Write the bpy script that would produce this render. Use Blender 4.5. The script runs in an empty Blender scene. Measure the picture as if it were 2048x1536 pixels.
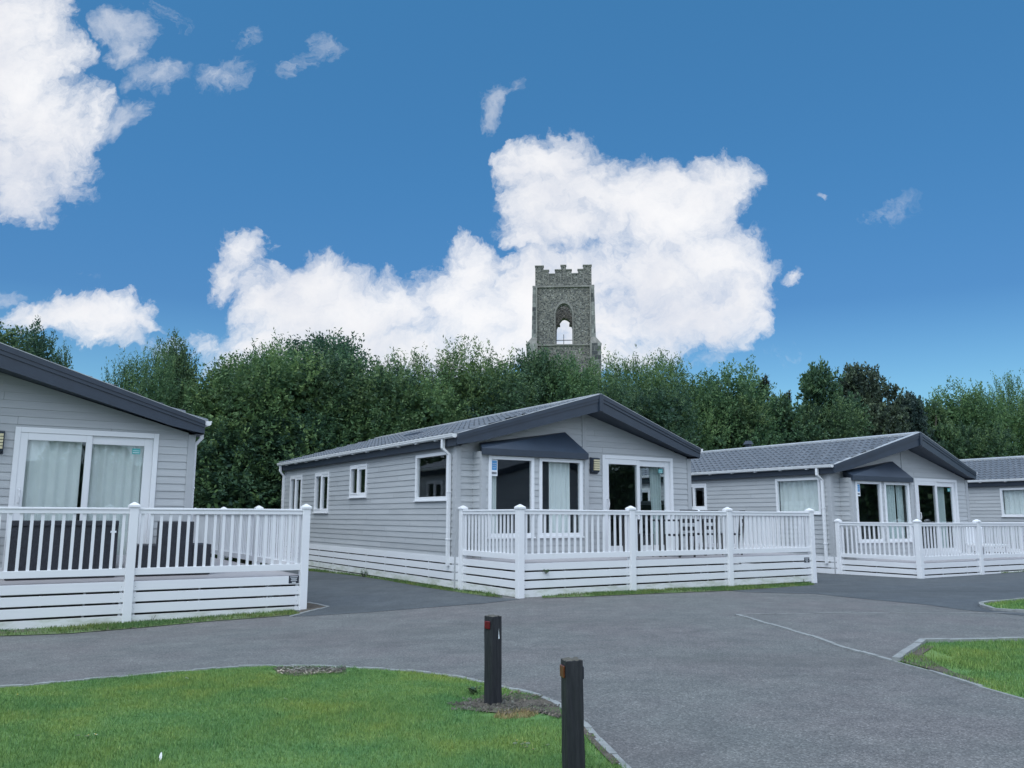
import bpy, bmesh, math, random
import numpy as np
from mathutils import Vector, Matrix
random.seed(7); rng = np.random.default_rng(11)
C = bpy.context.scene.collection
sc = bpy.context.scene
PI = math.pi
H = 1.312                       # camera height above the datum
F, PITCH, ROLL = 1665.4, 0.1581, -0.0039

# ------------------------------------------------------------------ camera
cp, sp, cr, sr = math.cos(PITCH), math.sin(PITCH), math.cos(ROLL), math.sin(ROLL)
r0, u0, f0 = Vector((1, 0, 0)), Vector((0, -sp, cp)), Vector((0, cp, sp))
right, up = r0*cr-u0*sr, r0*sr+u0*cr
cam = bpy.data.cameras.new('camera'); co = bpy.data.objects.new('camera', cam); C.objects.link(co)
M = Matrix((right, up, -f0)).transposed().to_4x4(); M.translation = Vector((0, 0, H)); co.matrix_world = M
cam.sensor_width = 36; cam.lens = F/2048*36; cam.clip_end = 3000; cam.clip_start = .05
sc.camera = co

def ray(px, py):
    a, b = (px-1024)/F, (768-py)/F
    a, b = cr*a+sr*b, -sr*a+cr*b
    return Vector((a, cp-b*sp, sp+b*cp))

# ------------------------------------------------------------------ ground shape
LODGES = dict(A=(-10.502, 10.681, -.8063+H, .5491), B=(-1.061, 16.045, -.7952+H, .5596),
              C=(8.172, 21.488, -1.012+H, .5453), D=(17.47, 26.99, -1.042+H, .50), E=(22.5, -2.0, -.55+H, .5596))
GP = [(.144, 14.33, .061), (2.21, 15.6, .071), (4.35, 16.96, -.005), (6.47, 18.3, -.018), (-.97, 16.1, .108),
      (-3.24, 13.39, -.063), (-5.39, 12.07, -.086), (9.47, 19.65, -.021), (8.3, 21.57, -.047), (-3.5, 20, .1)]
def g(x, y):
    num = 0; den = .25
    for a, b, r in GP:
        w = math.exp(-((x-a)**2+(y-b)**2)/(2*2.2**2)); num += w*r; den += w
    return -1.312+.00889*x-.00594*y+H+num/den
def at(px, py):
    d = ray(px, py); z = 0
    for _ in range(12):
        t = (z-H)/d.z; z = g(d.x*t, d.y*t)
    return (d.x*t, d.y*t)
def w2(k, x, y):
    X, Y, Z, w = LODGES[k]; c, s = math.cos(w), math.sin(w)
    return (X+c*x-s*y, Y+s*x+c*y)

# ------------------------------------------------------------------ materials
def nodes(name):
    m = bpy.data.materials.new(name); m.use_nodes = True
    return m, m.node_tree.nodes, m.node_tree.links, m.node_tree.nodes['Principled BSDF']
def N(ns, t, **k):
    n = ns.new(t)
    for a, v in k.items():
        if a.startswith('i_'): n.inputs[a[2:]].default_value = v
        else: setattr(n, a, v)
    return n
def ramp(ns, ls, src, stops):
    r = ns.new('ShaderNodeValToRGB'); e = r.color_ramp.elements
    while len(e) < len(stops): e.new(.5)
    for el, (p, c) in zip(e, stops): el.position = p; el.color = (*c, 1)
    ls.new(src, r.inputs[0]); return r.outputs[0]
def noise(ns, ls, scale, detail=4, vec=None, rough=.55, stretch=None):
    n = N(ns, 'ShaderNodeTexNoise'); n.inputs['Scale'].default_value = scale
    n.inputs['Detail'].default_value = detail; n.inputs['Roughness'].default_value = rough
    tc = ns.new('ShaderNodeTexCoord'); src = tc.outputs['Object'] if vec is None else vec
    if stretch:
        mp = ns.new('ShaderNodeMapping'); mp.inputs['Scale'].default_value = stretch; ls.new(src, mp.inputs[0]); src = mp.outputs[0]
    ls.new(src, n.inputs['Vector']); return n.outputs['Fac']
def mixc(ns, ls, f, a, b, mode='MIX'):
    m = N(ns, 'ShaderNodeMix', data_type='RGBA', blend_type=mode)
    for s, i in ((f, 0), (a, 6), (b, 7)):
        if hasattr(s, 'links'): ls.new(s, m.inputs[i])
        elif i == 0: m.inputs[0].default_value = s
        else: m.inputs[i].default_value = (*s, 1)
    return m.outputs[2]
def bump(ns, ls, src, bs, strength=.3, dist=.01):
    b = N(ns, 'ShaderNodeBump'); b.inputs['Strength'].default_value = strength; b.inputs['Distance'].default_value = dist
    ls.new(src, b.inputs['Height']); ls.new(b.outputs[0], bs.inputs['Normal'])
def simple(name, col, rough=.5, var=.12, scale=3., bscale=0, bstr=.2, stretch=None, metal=0, spec=.5, bdist=.004):
    m, ns, ls, b = nodes(name)
    f = noise(ns, ls, scale, 5, stretch=stretch)
    lo = tuple(c*(1-var) for c in col); hi = tuple(min(1, c*(1+var)) for c in col)
    ls.new(ramp(ns, ls, f, [(.3, lo), (.7, hi)]), b.inputs['Base Color'])
    b.inputs['Roughness'].default_value = rough; b.inputs['Metallic'].default_value = metal
    b.inputs['Specular IOR Level'].default_value = spec
    if bscale: bump(ns, ls, noise(ns, ls, bscale, 6, stretch=stretch), b, bstr, bdist)
    return m
def stained(name, col, stain, rough=.35, amount=(.62, .8), scale=2.2, stretch=(1, 1, .35)):
    m, ns, ls, b = nodes(name)
    f = noise(ns, ls, scale, 8, rough=.7, stretch=stretch)
    k = ramp(ns, ls, f, [(amount[0], (0, 0, 0)), (amount[1], (1, 1, 1))])
    v = noise(ns, ls, .8, 3)
    base = mixc(ns, ls, v, tuple(c*.94 for c in col), tuple(min(1, c*1.05) for c in col))
    ls.new(mixc(ns, ls, k, base, stain), b.inputs['Base Color'])
    b.inputs['Roughness'].default_value = rough
    bump(ns, ls, noise(ns, ls, 60, 3), b, .05, .002)
    return m
MT = {}
MT['upvc'] = stained('white_upvc', (.80, .81, .83), (.60, .62, .55), .32)
MT['slat'] = stained('white_slat', (.78, .79, .81), (.52, .54, .46), .4, (.6, .85), 3.0, (.4, .4, 2.5))
MT['lowslat'] = stained('algae_stained_slat', (.74, .75, .75), (.40, .43, .33), .5, (.44, .72), 3.0, (.6, .6, 2.2))
MT['frame'] = stained('white_frame', (.80, .81, .83), (.7, .71, .69), .25, (.66, .85))
MT['dark'] = simple('anthracite_plastic', (.025, .038, .060), .38, .12, 4, 80, .08)
MT['soffit'] = simple('dark_soffit', (.026, .038, .058), .5, .1, 3)
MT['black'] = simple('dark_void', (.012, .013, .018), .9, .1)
MT['trim'] = simple('grey_trim', (.42, .435, .45), .42, .05, 3)
MT['gutter'] = stained('white_gutter', (.76, .77, .78), (.42, .45, .38), .35, (.58, .8), 5)
MT['deckboard'] = simple('composite_deck', (.40, .385, .40), .6, .12, 6, 40, .2, (1, 12, 1))
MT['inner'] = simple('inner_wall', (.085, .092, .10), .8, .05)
MT['curtain'] = simple('pale_curtain', (.85, .88, .86), .9, .04, 2, 200, .1)
MT['curtain2'] = simple('teal_grey_curtain', (.62, .70, .69), .9, .06, 2, 200, .1)
MT['rattan'] = simple('dark_rattan', (.022, .025, .034), .55, .4, 55, 90, .8, (1, 1, .5), bdist=.01)
MT['cushion'] = simple('charcoal_cushion', (.04, .045, .055), .9, .15, 40)
MT['lampslat'] = simple('cream_louvre', (.62, .56, .36), .4, .05)  # plain cream colour of the wall lamp's slats
MT['metal'] = simple('dark_iron', (.05, .05, .05), .6, .2)
MT['steel'] = simple('white_handle', (.75, .76, .78), .25, .03)
MT['blue'] = simple('blue_sticker', (.10, .32, .62), .4, .2, 30)
MT['paper'] = simple('sticker_paper', (.8, .84, .88), .5, .03)
MT['teal'] = simple('teal_sticker', (.06, .38, .38), .4, .1)
MT['ink'] = simple('dark_ink', (.015, .02, .035), .5, .1)
MT['red'] = simple('red_reflector', (.11, .006, .011), .25, .3, 60)
MT['orange'] = simple('orange_reflector', (.12, .036, .015), .3, .3, 60)
MT['feather'] = simple('white_feather', (.85, .86, .88), .7, .05)
MT['yellow'] = simple('daisy_centre', (.7, .5, .05), .7, .1)
MT['trunk'] = simple('bark', (.09, .08, .065), .9, .3, 8, 20, .6, (1, 1, .2))

def siding_mat():
    m, ns, ls, b = nodes('grey_lap_siding')
    f = noise(ns, ls, 1.3, 6, rough=.65, stretch=(1, 1, 14))
    f2 = noise(ns, ls, .5, 3)
    c = ramp(ns, ls, f, [(.3, (.385, .405, .42)), (.7, (.48, .495, .505))])
    ls.new(mixc(ns, ls, .25, c, ramp(ns, ls, f2, [(.35, (.38, .40, .42)), (.65, (.49, .50, .505))])), b.inputs['Base Color'])
    b.inputs['Roughness'].default_value = .42
    bump(ns, ls, noise(ns, ls, 40, 4, stretch=(.3, .3, 3)), b, .12, .003)
    return m
MT['siding'] = siding_mat()
for nm_, k_ in (('siding_pale', 1.06), ('siding_dull', .93)):
    MT[nm_] = MT['siding'].copy(); MT[nm_].name = 'grey_lap_'+nm_
    for n_ in MT[nm_].node_tree.nodes:
        if n_.type == 'VALTORGB':
            for e_ in n_.color_ramp.elements: e_.color = (e_.color[0]*k_, e_.color[1]*k_, e_.color[2]*k_, 1)
def roof_mat():
    m, ns, ls, b = nodes('slate_grey_roof_tile')
    f = noise(ns, ls, 5, 6); f2 = noise(ns, ls, 60, 3)
    c = ramp(ns, ls, f, [(.3, (.085, .10, .125)), (.7, (.135, .155, .185))])
    ls.new(mixc(ns, ls, .35, c, ramp(ns, ls, f2, [(.4, (.08, .09, .10)), (.65, (.17, .185, .20))])), b.inputs['Base Color'])
    b.inputs['Roughness'].default_value = .42
    bump(ns, ls, f2, b, .25, .004); return m
MT['tile'] = roof_mat()
MT['ridge'] = simple('ridge_cap', (.40, .42, .44), .4, .15, 6)
def glass_mat():
    m, ns, ls, b = nodes('window_glass'); ns.remove(b)
    out = ns['Material Output']
    t = N(ns, 'ShaderNodeBsdfTransparent'); t.inputs[0].default_value = (.93, .95, .95, 1)
    gl = N(ns, 'ShaderNodeBsdfGlossy'); gl.inputs['Roughness'].default_value = .015; gl.inputs[0].default_value = (.95, .98, 1, 1)
    fr = N(ns, 'ShaderNodeLayerWeight'); fr.inputs['Blend'].default_value = .5
    p5 = N(ns, 'ShaderNodeMath', operation='POWER'); ls.new(fr.outputs['Facing'], p5.inputs[0]); p5.inputs[1].default_value = 4.5
    ma = N(ns, 'ShaderNodeMath', operation='MULTIPLY_ADD'); ls.new(p5.outputs[0], ma.inputs[0]); ma.inputs[1].default_value = .9; ma.inputs[2].default_value = .07
    bp = N(ns, 'ShaderNodeBump'); bp.inputs['Strength'].default_value = .04; bp.inputs['Distance'].default_value = .02
    ls.new(noise(ns, ls, 1.7, 1), bp.inputs['Height']); ls.new(bp.outputs[0], gl.inputs['Normal'])
    mx = N(ns, 'ShaderNodeMixShader'); ls.new(ma.outputs[0], mx.inputs[0]); ls.new(t.outputs[0], mx.inputs[1]); ls.new(gl.outputs[0], mx.inputs[2])
    ls.new(mx.outputs[0], out.inputs[0]); return m
MT['glass'] = glass_mat()
def asphalt(name, a, b_, patch, speck=1.0):
    m, ns, ls, b = nodes(name)
    tc = ns.new('ShaderNodeTexCoord').outputs['Object']
    vo = N(ns, 'ShaderNodeTexVoronoi'); vo.inputs['Scale'].default_value = 95; ls.new(tc, vo.inputs['Vector'])
    sep = N(ns, 'ShaderNodeSeparateColor'); ls.new(vo.outputs['Color'], sep.inputs[0])
    stones = ramp(ns, ls, sep.outputs[0], [(0, tuple(c*(1-.36*speck) for c in a)), (.55, a), (.86, b_), (1, tuple(min(1, c*(1+.42*speck)) for c in b_))])
    big = noise(ns, ls, .55, 5, tc, .6)
    mid = noise(ns, ls, 2.6, 5, tc, .7)
    c1 = mixc(ns, ls, ramp(ns, ls, big, [(.42, (0, 0, 0)), (.6, (1, 1, 1))]), stones, patch, 'MULTIPLY')
    c2 = mixc(ns, ls, .9, c1, ramp(ns, ls, mid, [(.3, (.74, .75, .77)), (.7, (1.16, 1.15, 1.14))]), 'MULTIPLY')
    st = noise(ns, ls, .35, 7, tc, .75, (.35, 1, 1))
    c3 = mixc(ns, ls, ramp(ns, ls, st, [(.50, (0, 0, 0)), (.66, (.55, .55, .55))]), c2, tuple(c*.55 for c in a))
    ls.new(c3, b.inputs['Base Color']); b.inputs['Roughness'].default_value = .8
    b.inputs['Specular IOR Level'].default_value = .35
    bump(ns, ls, vo.outputs['Distance'], b, .5, .004); return m
MT['road'] = asphalt('road_asphalt', (.138, .145, .142), (.168, .175, .171), (1.035, .965, .985))
MT['drive'] = asphalt('drive_asphalt', (.078, .090, .098), (.104, .116, .124), (.95, .97, 1.0), .55)
def soil_mat():
    m, ns, ls, b = nodes('soil')
    f = noise(ns, ls, 14, 8, rough=.75); f2 = noise(ns, ls, 70, 4)
    c = ramp(ns, ls, f, [(.35, (.030, .026, .021)), (.5, (.085, .072, .058)), (.68, (.17, .145, .115))])
    ls.new(mixc(ns, ls, .35, c, ramp(ns, ls, f2, [(.35, (.04, .037, .03)), (.7, (.20, .17, .135))])), b.inputs['Base Color'])
    b.inputs['Roughness'].default_value = .95; bump(ns, ls, f2, b, .9, .015); return m
MT['soil'] = soil_mat()
MT['kerb'] = simple('concrete_edging', (.25, .265, .265), .85, .22, 9, 120, .4)
MT['kerbfaint'] = simple('worn_edging', (.21, .215, .215), .85, .25, 7, 120, .4)
def grass_mat(name, cols, ground=False):
    m, ns, ls, b = nodes(name)
    if ground: v = noise(ns, ls, 30, 6, rough=.7)
    else: v = N(ns, 'ShaderNodeAttribute', attribute_name='tone').outputs['Fac']
    tc = ns.new('ShaderNodeTexCoord').outputs['Object']
    c = ramp(ns, ls, v, [(0, cols[0]), (.5, cols[1]), (.85, cols[2]), (1, cols[3])])
    pt = noise(ns, ls, .9, 5, tc, .65)
    c = mixc(ns, ls, .85, c, ramp(ns, ls, pt, [(.32, (.55, .80, .95)), (.5, (1, 1, 1)), (.68, (1.6, 1.15, .9))]), 'MULTIPLY')
    ls.new(c, b.inputs['Base Color']); b.inputs['Roughness'].default_value = .65
    b.inputs['Specular IOR Level'].default_value = .25
    if not ground: b.inputs['Subsurface Weight'].default_value = 0
    return m
GC = [(.072, .145, .050), (.142, .262, .074), (.215, .345, .095), (.32, .37, .16)]
MT['grass'] = grass_mat('lawn_grass', GC)
def turf_mat():
    m, ns, ls, b = nodes('thin_turf')
    f = noise(ns, ls, 25, 6, rough=.7); k = noise(ns, ls, 3.2, 6, rough=.7)
    gcol = ramp(ns, ls, f, [(.3, (.06, .11, .035)), (.6, (.12, .19, .06)), (.8, (.2, .23, .1))])
    scol = ramp(ns, ls, f, [(.3, (.05, .045, .035)), (.7, (.15, .13, .10))])
    ls.new(mixc(ns, ls, ramp(ns, ls, k, [(.45, (0, 0, 0)), (.62, (1, 1, 1))]), gcol, scol), b.inputs['Base Color']); b.inputs['Roughness'].default_value = .95
    return m
MT['turf'] = turf_mat()
MT['turfblade'] = grass_mat('turf_blade', [(.05, .10, .035), (.10, .18, .05), (.17, .24, .08), (.28, .26, .14)])
MT['lawn'] = grass_mat('lawn_ground', [tuple(c*.8 for c in q) for q in GC], True)
MT['straw'] = grass_mat('dry_grass', [(.20, .15, .07), (.34, .25, .12), (.45, .34, .18), (.5, .42, .25)])
MT['chips'] = grass_mat('wood_chip', [(.05, .04, .03), (.13, .105, .08), (.26, .22, .17), (.42, .37, .3)])
def leaf_mat(name, cols):
    m, ns, ls, b = nodes(name)
    a = N(ns, 'ShaderNodeAttribute', attribute_name='tone').outputs['Fac']
    c = ramp(ns, ls, a, [(0, cols[0]), (.5, cols[1]), (1, cols[2])])
    oi = N(ns, 'ShaderNodeObjectInfo')
    c = mixc(ns, ls, .9, c, ramp(ns, ls, oi.outputs['Random'], [(0, (.80, .90, 1.02)), (1, (1.2, 1.08, .9))]), 'MULTIPLY')
    ls.new(c, b.inputs['Base Color']); b.inputs['Roughness'].default_value = .55; b.inputs['Specular IOR Level'].default_value = .3
    out = ns['Material Output']
    tr = N(ns, 'ShaderNodeBsdfTranslucent'); ls.new(c, tr.inputs[0])
    mx = N(ns, 'ShaderNodeMixShader'); mx.inputs[0].default_value = .30
    ls.new(b.outputs[0], mx.inputs[1]); ls.new(tr.outputs[0], mx.inputs[2]); ls.new(mx.outputs[0], out.inputs[0]); return m
MT['leaf'] = leaf_mat('green_leaf', [(.048, .104, .056), (.104, .195, .078), (.180, .28, .102)])
MT['leafdark'] = leaf_mat('deep_green_leaf', [(.036, .080, .056), (.074, .146, .074), (.135, .215, .092)])
MT['copper'] = leaf_mat('copper_leaf', [(.032, .056, .054), (.066, .102, .080), (.12, .175, .11)])
MT['pine'] = leaf_mat('pine_needle', [(.05, .07, .045), (.10, .125, .07), (.18, .18, .11)])
def flint_mat():
    m, ns, ls, b = nodes('flint_rubble')
    tc = ns.new('ShaderNodeTexCoord').outputs['Object']
    vo = N(ns, 'ShaderNodeTexVoronoi'); vo.inputs['Scale'].default_value = 7.5; ls.new(tc, vo.inputs['Vector'])
    sep = N(ns, 'ShaderNodeSeparateColor'); ls.new(vo.outputs['Color'], sep.inputs[0])
    st = ramp(ns, ls, sep.outputs[0], [(0, (.05, .051, .053)), (.45, (.108, .108, .106)), (.8, (.16, .159, .154)), (1, (.34, .33, .31))])
    mo = ramp(ns, ls, vo.outputs['Distance'], [(.45, (0, 0, 0)), (.7, (1, 1, 1))])
    c = mixc(ns, ls, mo, st, (.20, .19, .17))
    big = noise(ns, ls, .5, 5, tc)
    ls.new(mixc(ns, ls, .8, c, ramp(ns, ls, big, [(.3, (.78, .8, .8)), (.7, (1.15, 1.15, 1.08))]), 'MULTIPLY'), b.inputs['Base Color'])
    b.inputs['Roughness'].default_value = .85; bump(ns, ls, vo.outputs['Distance'], b, .8, .05); return m
MT['flint'] = flint_mat()
MT['stone'] = simple('weathered_limestone', (.23, .222, .205), .85, .3, 3, 12, .5, bdist=.03)
def flush_mat():
    m, ns, ls, b = nodes('flushwork_chequer')
    tc = ns.new('ShaderNodeTexCoord').outputs['Object']
    br = N(ns, 'ShaderNodeTexBrick'); mp = ns.new('ShaderNodeMapping'); mp.inputs['Rotation'].default_value = (PI/2, 0, 0)
    ls.new(tc, mp.inputs[0]); ls.new(mp.outputs[0], br.inputs['Vector'])
    br.inputs['Scale'].default_value = 1.0; br.inputs['Brick Width'].default_value = .62; br.inputs['Row Height'].default_value = .42
    br.inputs['Mortar Size'].default_value = .02
    br.inputs['Color1'].default_value = (.34, .345, .32, 1); br.inputs['Color2'].default_value = (.06, .065, .07, 1); br.inputs['Mortar'].default_value = (.2, .2, .19, 1)
    n = noise(ns, ls, 6, 5, tc)
    ls.new(mixc(ns, ls, .8, br.outputs[0], ramp(ns, ls, n, [(.3, (.6, .6, .6)), (.7, (1.2, 1.2, 1.2))]), 'MULTIPLY'), b.inputs['Base Color'])
    b.inputs['Roughness'].default_value = .85; return m
MT['flush'] = flush_mat()
def bollard_mat():
    m, ns, ls, b = nodes('stained_timber')
    f = noise(ns, ls, 9, 8, rough=.7, stretch=(3, 3, .25)); f2 = noise(ns, ls, 60, 4, stretch=(1, 1, .12))
    c = ramp(ns, ls, f, [(.3, (.007, .009, .013)), (.62, (.014, .016, .021)), (.82, (.045, .044, .046))])
    ls.new(mixc(ns, ls, .3, c, ramp(ns, ls, f2, [(.4, (.008, .009, .013)), (.75, (.05, .05, .058))])), b.inputs['Base Color'])
    b.inputs['Roughness'].default_value = .6; bump(ns, ls, f2, b, .6, .006); return m
MT['timber'] = bollard_mat()
MT['endgrain'] = simple('weathered_end_grain', (.085, .08, .065), .8, .35, 30, 80, .4)

# ------------------------------------------------------------------ mesh helpers
class MB:
    def __init__(s): s.v = []; s.f = []; s.m = []
    def face(s, pts, mi=0):
        i = len(s.v); s.v += [tuple(p) for p in pts]; s.f.append(tuple(range(i, i+len(pts)))); s.m.append(mi); return s
    def hexa(s, P, mi=0):
        i = len(s.v); s.v += [tuple(p) for p in P]
        for q in ((3, 2, 1, 0), (4, 5, 6, 7), (0, 1, 5, 4), (1, 2, 6, 5), (2, 3, 7, 6), (3, 0, 4, 7)):
            s.f.append(tuple(i+k for k in q)); s.m.append(mi)
        return s
    def box(s, x0, x1, y0, y1, z0, z1, mi=0, fn=None):
        P = [(x0, y0, z0), (x1, y0, z0), (x1, y1, z0), (x0, y1, z0), (x0, y0, z1), (x1, y0, z1), (x1, y1, z1), (x0, y1, z1)]
        return s.hexa([fn(*p) for p in P] if fn else P, mi)
    def bar(s, a, b, w, h, mi=0, upv=(0, 0, 1)):
        a, b = Vector(a), Vector(b); d = (b-a).normalized(); u = Vector(upv)
        sd = d.cross(u)
        if sd.length < 1e-4: sd = Vector((1, 0, 0))
        sd.normalize(); u = sd.cross(d)
        q = lambda p: [p-sd*w/2-u*h/2, p+sd*w/2-u*h/2, p+sd*w/2+u*h/2, p-sd*w/2+u*h/2]
        A, B = q(a), q(b); return s.hexa([A[0], A[1], B[1], B[0], A[3], A[2], B[2], B[3]], mi)
    def tube(s, pts, rads, n=8, mi=0):
        rings = []
        pts = [Vector(p) for p in pts]
        for k, p in enumerate(pts):
            d = (pts[min(k+1, len(pts)-1)]-pts[max(k-1, 0)]).normalized()
            a = d.orthogonal().normalized() if abs(d.z) < .9 else Vector((1, 0, 0)); b = d.cross(a).normalized(); a = b.cross(d)
            r = rads[k] if hasattr(rads, '__len__') else rads
            i = len(s.v); s.v += [tuple(p+a*math.cos(t*2*PI/n)*r+b*math.sin(t*2*PI/n)*r) for t in range(n)]; rings.append(i)
        for i, j in zip(rings, rings[1:]):
            for t in range(n): s.f.append((i+t, i+(t+1) % n, j+(t+1) % n, j+t)); s.m.append(mi)
        s.f.append(tuple(rings[0]+t for t in range(n))[::-1]); s.m.append(mi); s.f.append(tuple(rings[-1]+t for t in range(n))); s.m.append(mi)
        return s
    def mesh(s, name, mats, norm=True):
        me = bpy.data.meshes.new(name); me.from_pydata(s.v, [], s.f)
        for m in mats: me.materials.append(MT[m] if isinstance(m, str) else m)
        me.polygons.foreach_set('material_index', s.m)
        if norm and len(s.f) < 30000:
            bm = bmesh.new(); bm.from_mesh(me); bmesh.ops.recalc_face_normals(bm, faces=bm.faces); bm.to_mesh(me); bm.free()
        me.update(); return me
    def build(s, name, mats, parent=None, loc=None, bevel=0, norm=True):
        if isinstance(mats, str): mats = [mats]
        o = bpy.data.objects.new(name, s.mesh(name, mats, norm)); C.objects.link(o)
        if parent: o.parent = parent
        if loc: o.location = loc
        if bevel:
            b = o.modifiers.new('bevel', 'BEVEL'); b.width = bevel; b.segments = 2; b.limit_method = 'ANGLE'
        return o
def tag(o, label=None, cat=None, group=None, kind=None):
    for k, v in (('label', label), ('category', cat), ('group', group), ('kind', kind)):
        if v: o[k] = v
    return o
def empty(name, loc, rz=0):
    o = bpy.data.objects.new(name, None); C.objects.link(o); o.location = loc; o.rotation_euler.z = rz; o.empty_display_size = .2; return o
def copy_tree(o, parent=None):
    c = o.copy(); C.objects.link(c)
    if parent: c.parent = parent
    for ch in o.children: copy_tree(ch, c)
    return c
def raw_mesh(name, V, sizes, mat, tone=None):
    V = np.asarray(V, np.float32).reshape(-1, 3); n = len(V)//sizes
    me = bpy.data.meshes.new(name); me.vertices.add(len(V)); me.vertices.foreach_set('co', V.ravel())
    me.loops.add(len(V)); me.loops.foreach_set('vertex_index', np.arange(len(V), dtype=np.int32))
    me.polygons.add(n); me.polygons.foreach_set('loop_start', np.arange(0, len(V), sizes, dtype=np.int32))
    me.polygons.foreach_set('loop_total', np.full(n, sizes, np.int32))
    if tone is not None:
        a = me.attributes.new('tone', 'FLOAT', 'FACE'); a.data.foreach_set('value', np.asarray(tone, np.float32))
    me.materials.append(MT[mat]); me.update(calc_edges=True); return me

# ------------------------------------------------------------------ ground and roads
def gz(x, y): return g(x, y)
def grid(name, x0, x1, y0, y1, cell, mat, lift):
    nx, ny = int((x1-x0)/cell), int((y1-y0)/cell)
    v = [(x0+(x1-x0)*i/nx, y0+(y1-y0)*j/ny) for j in range(ny+1) for i in range(nx+1)]
    me = bpy.data.meshes.new(name); me.from_pydata([(x, y, gz(x, y)+lift) for x, y in v], [], [(j*(nx+1)+i, j*(nx+1)+i+1, (j+1)*(nx+1)+i+1, (j+1)*(nx+1)+i) for j in range(ny) for i in range(nx)])
    me.materials.append(MT[mat]); o = bpy.data.objects.new(name, me); C.objects.link(o); return tag(o, kind='structure')
def sheet(name, pts, mat, lift, cell=.3):
    bm = bmesh.new(); bm.faces.new([bm.verts.new((x, y, 0)) for x, y in pts])
    bmesh.ops.triangulate(bm, faces=bm.faces)
    for _ in range(9):
        es = [e for e in bm.edges if e.calc_length() > cell]
        if not es: break
        bmesh.ops.subdivide_edges(bm, edges=es, cuts=1); bmesh.ops.triangulate(bm, faces=bm.faces)
    for v in bm.verts: v.co.z = gz(v.co.x, v.co.y)+lift
    bmesh.ops.recalc_face_normals(bm, faces=bm.faces)
    if sum(f.normal.z for f in bm.faces) < 0: bmesh.ops.reverse_faces(bm, faces=bm.faces)
    me = bpy.data.meshes.new(name); bm.to_mesh(me); bm.free(); me.materials.append(MT[mat])
    o = bpy.data.objects.new(name, me); C.objects.link(o); return tag(o, kind='structure')
def smooth(pts, n=4):
    P = [Vector((*p, 0)) for p in pts]; out = []
    for i in range(len(P)-1):
        a, b, c, d = P[max(i-1, 0)], P[i], P[i+1], P[min(i+2, len(P)-1)]
        for k in range(n):
            t = k/n; out.append(.5*((2*b)+(c-a)*t+(2*a-5*b+4*c-d)*t*t+(3*b-a-3*c+d)*t**3))
    out.append(P[-1]); return [(p.x, p.y) for p in out]
def dense(pts, step=.25):
    out = []
    for (a, b), (c, d) in zip(pts, pts[1:]):
        n = max(1, int(math.hypot(c-a, d-b)/step))
        out += [(a+(c-a)*k/n, b+(d-b)*k/n) for k in range(n)]
    return out+[pts[-1]]
def kerb(name, pts, w, z0, z1, mat='kerb', joint=True):
    pts = dense(pts); mb = MB(); n = len(pts)
    L, Rr = [], []
    for i, p in enumerate(pts):
        a, b = Vector(pts[max(i-1, 0)]), Vector(pts[min(i+1, n-1)]); d = (b-a).normalized(); nn = Vector((-d.y, d.x))*w/2
        L.append((p[0]+nn.x, p[1]+nn.y)); Rr.append((p[0]-nn.x, p[1]-nn.y))
    for i in range(n-1):
        j = i+1; e = .004*math.sin(i*1.7)
        q = [L[i], Rr[i], Rr[j], L[j]]
        mb.hexa([(x, y, gz(x, y)+z0) for x, y in q]+[(x, y, gz(x, y)+z1+e) for x, y in q])
    o = mb.build(name, mat); return tag(o, kind='structure')

me = bpy.data.meshes.new('ground')
R_ = [-900, -300, -120, -60, -30, 0, 30, 60, 120, 300, 900]
me.from_pydata([(x, y, -.05+gz(max(-60, min(60, x)), max(-30, min(90, y)))-.10) for y in R_ for x in R_], [], [(j*11+i, j*11+i+1, (j+1)*11+i+1, (j+1)*11+i) for j in range(10) for i in range(10)])
me.materials.append(MT['lawn']); o = bpy.data.objects.new('ground', me); C.objects.link(o); tag(o, kind='structure')
grid('road', -34, 40, -14, 42, .4, 'road', 0)

A_ = [at(*q) for q in ((0, 1377.5), (68, 1373), (137, 1366), (239, 1357), (342, 1347.5), (410, 1342), (478, 1336.5), (581, 1334.5), (700, 1338), (768, 1342), (837, 1347), (905, 1356), (967, 1368), (1008, 1378), (1076, 1395), (1119, 1416), (1168, 1453), (1196, 1484), (1247, 1536))]
d0 = (A_[-1][0]-A_[-2][0], A_[-1][1]-A_[-2][1])
lawn_edge = [(-12, 6.1), (-8, 6.6), (-5.6, 6.88)]+A_+[(.72, 4.0), (.74, 3.0), (.6, 1.5), (.3, -1.5), (0, -5)]
lawn_edge = smooth(lawn_edge, 3)
lawn_poly = lawn_edge+[(-12, -5)]
sheet('lawn', lawn_poly, 'lawn', .012)
kerb('kerb', [p for p in lawn_edge if p[1] > -4], .045, -.06, .022)

# right-hand lawns and edgings
P1 = [at(*q) for q in ((1793, 1324.5), (1846, 1287), (1946, 1285), (2048, 1283.6))]
P2 = [at(*q) for q in ((1793, 1324.5), (1861, 1343), (1963.5, 1375.6), (2048, 1399.5))]
ext = lambda a, b, t: (b[0]+(b[0]-a[0])*t, b[1]+(b[1]-a[1])*t)
P1.append(ext(P1[-2], P1[-1], 8)); P2 += [ext(P2[-2], P2[-1], 3)]
right_poly = P1+[(P1[-1][0], 4.2), (P2[-1][0]+.4, 4.0)]+P2[::-1][:-1]
sheet('verge', right_poly, 'lawn', .012)
kerb('kerb', P1, .075, -.06, .045); kerb('kerb', [at(1472.7, 1230)]+[at(1622.7, 1273), at(1691, 1297)]+P2, .05, -.06, .014)
kerb('kerb', [at(1472.7, 1229.7), at(1704, 1226), at(2048, 1226), ext(at(1704, 1226), at(2048, 1226), 1.5)], .04, -.06, .008, 'kerbfaint')
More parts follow.
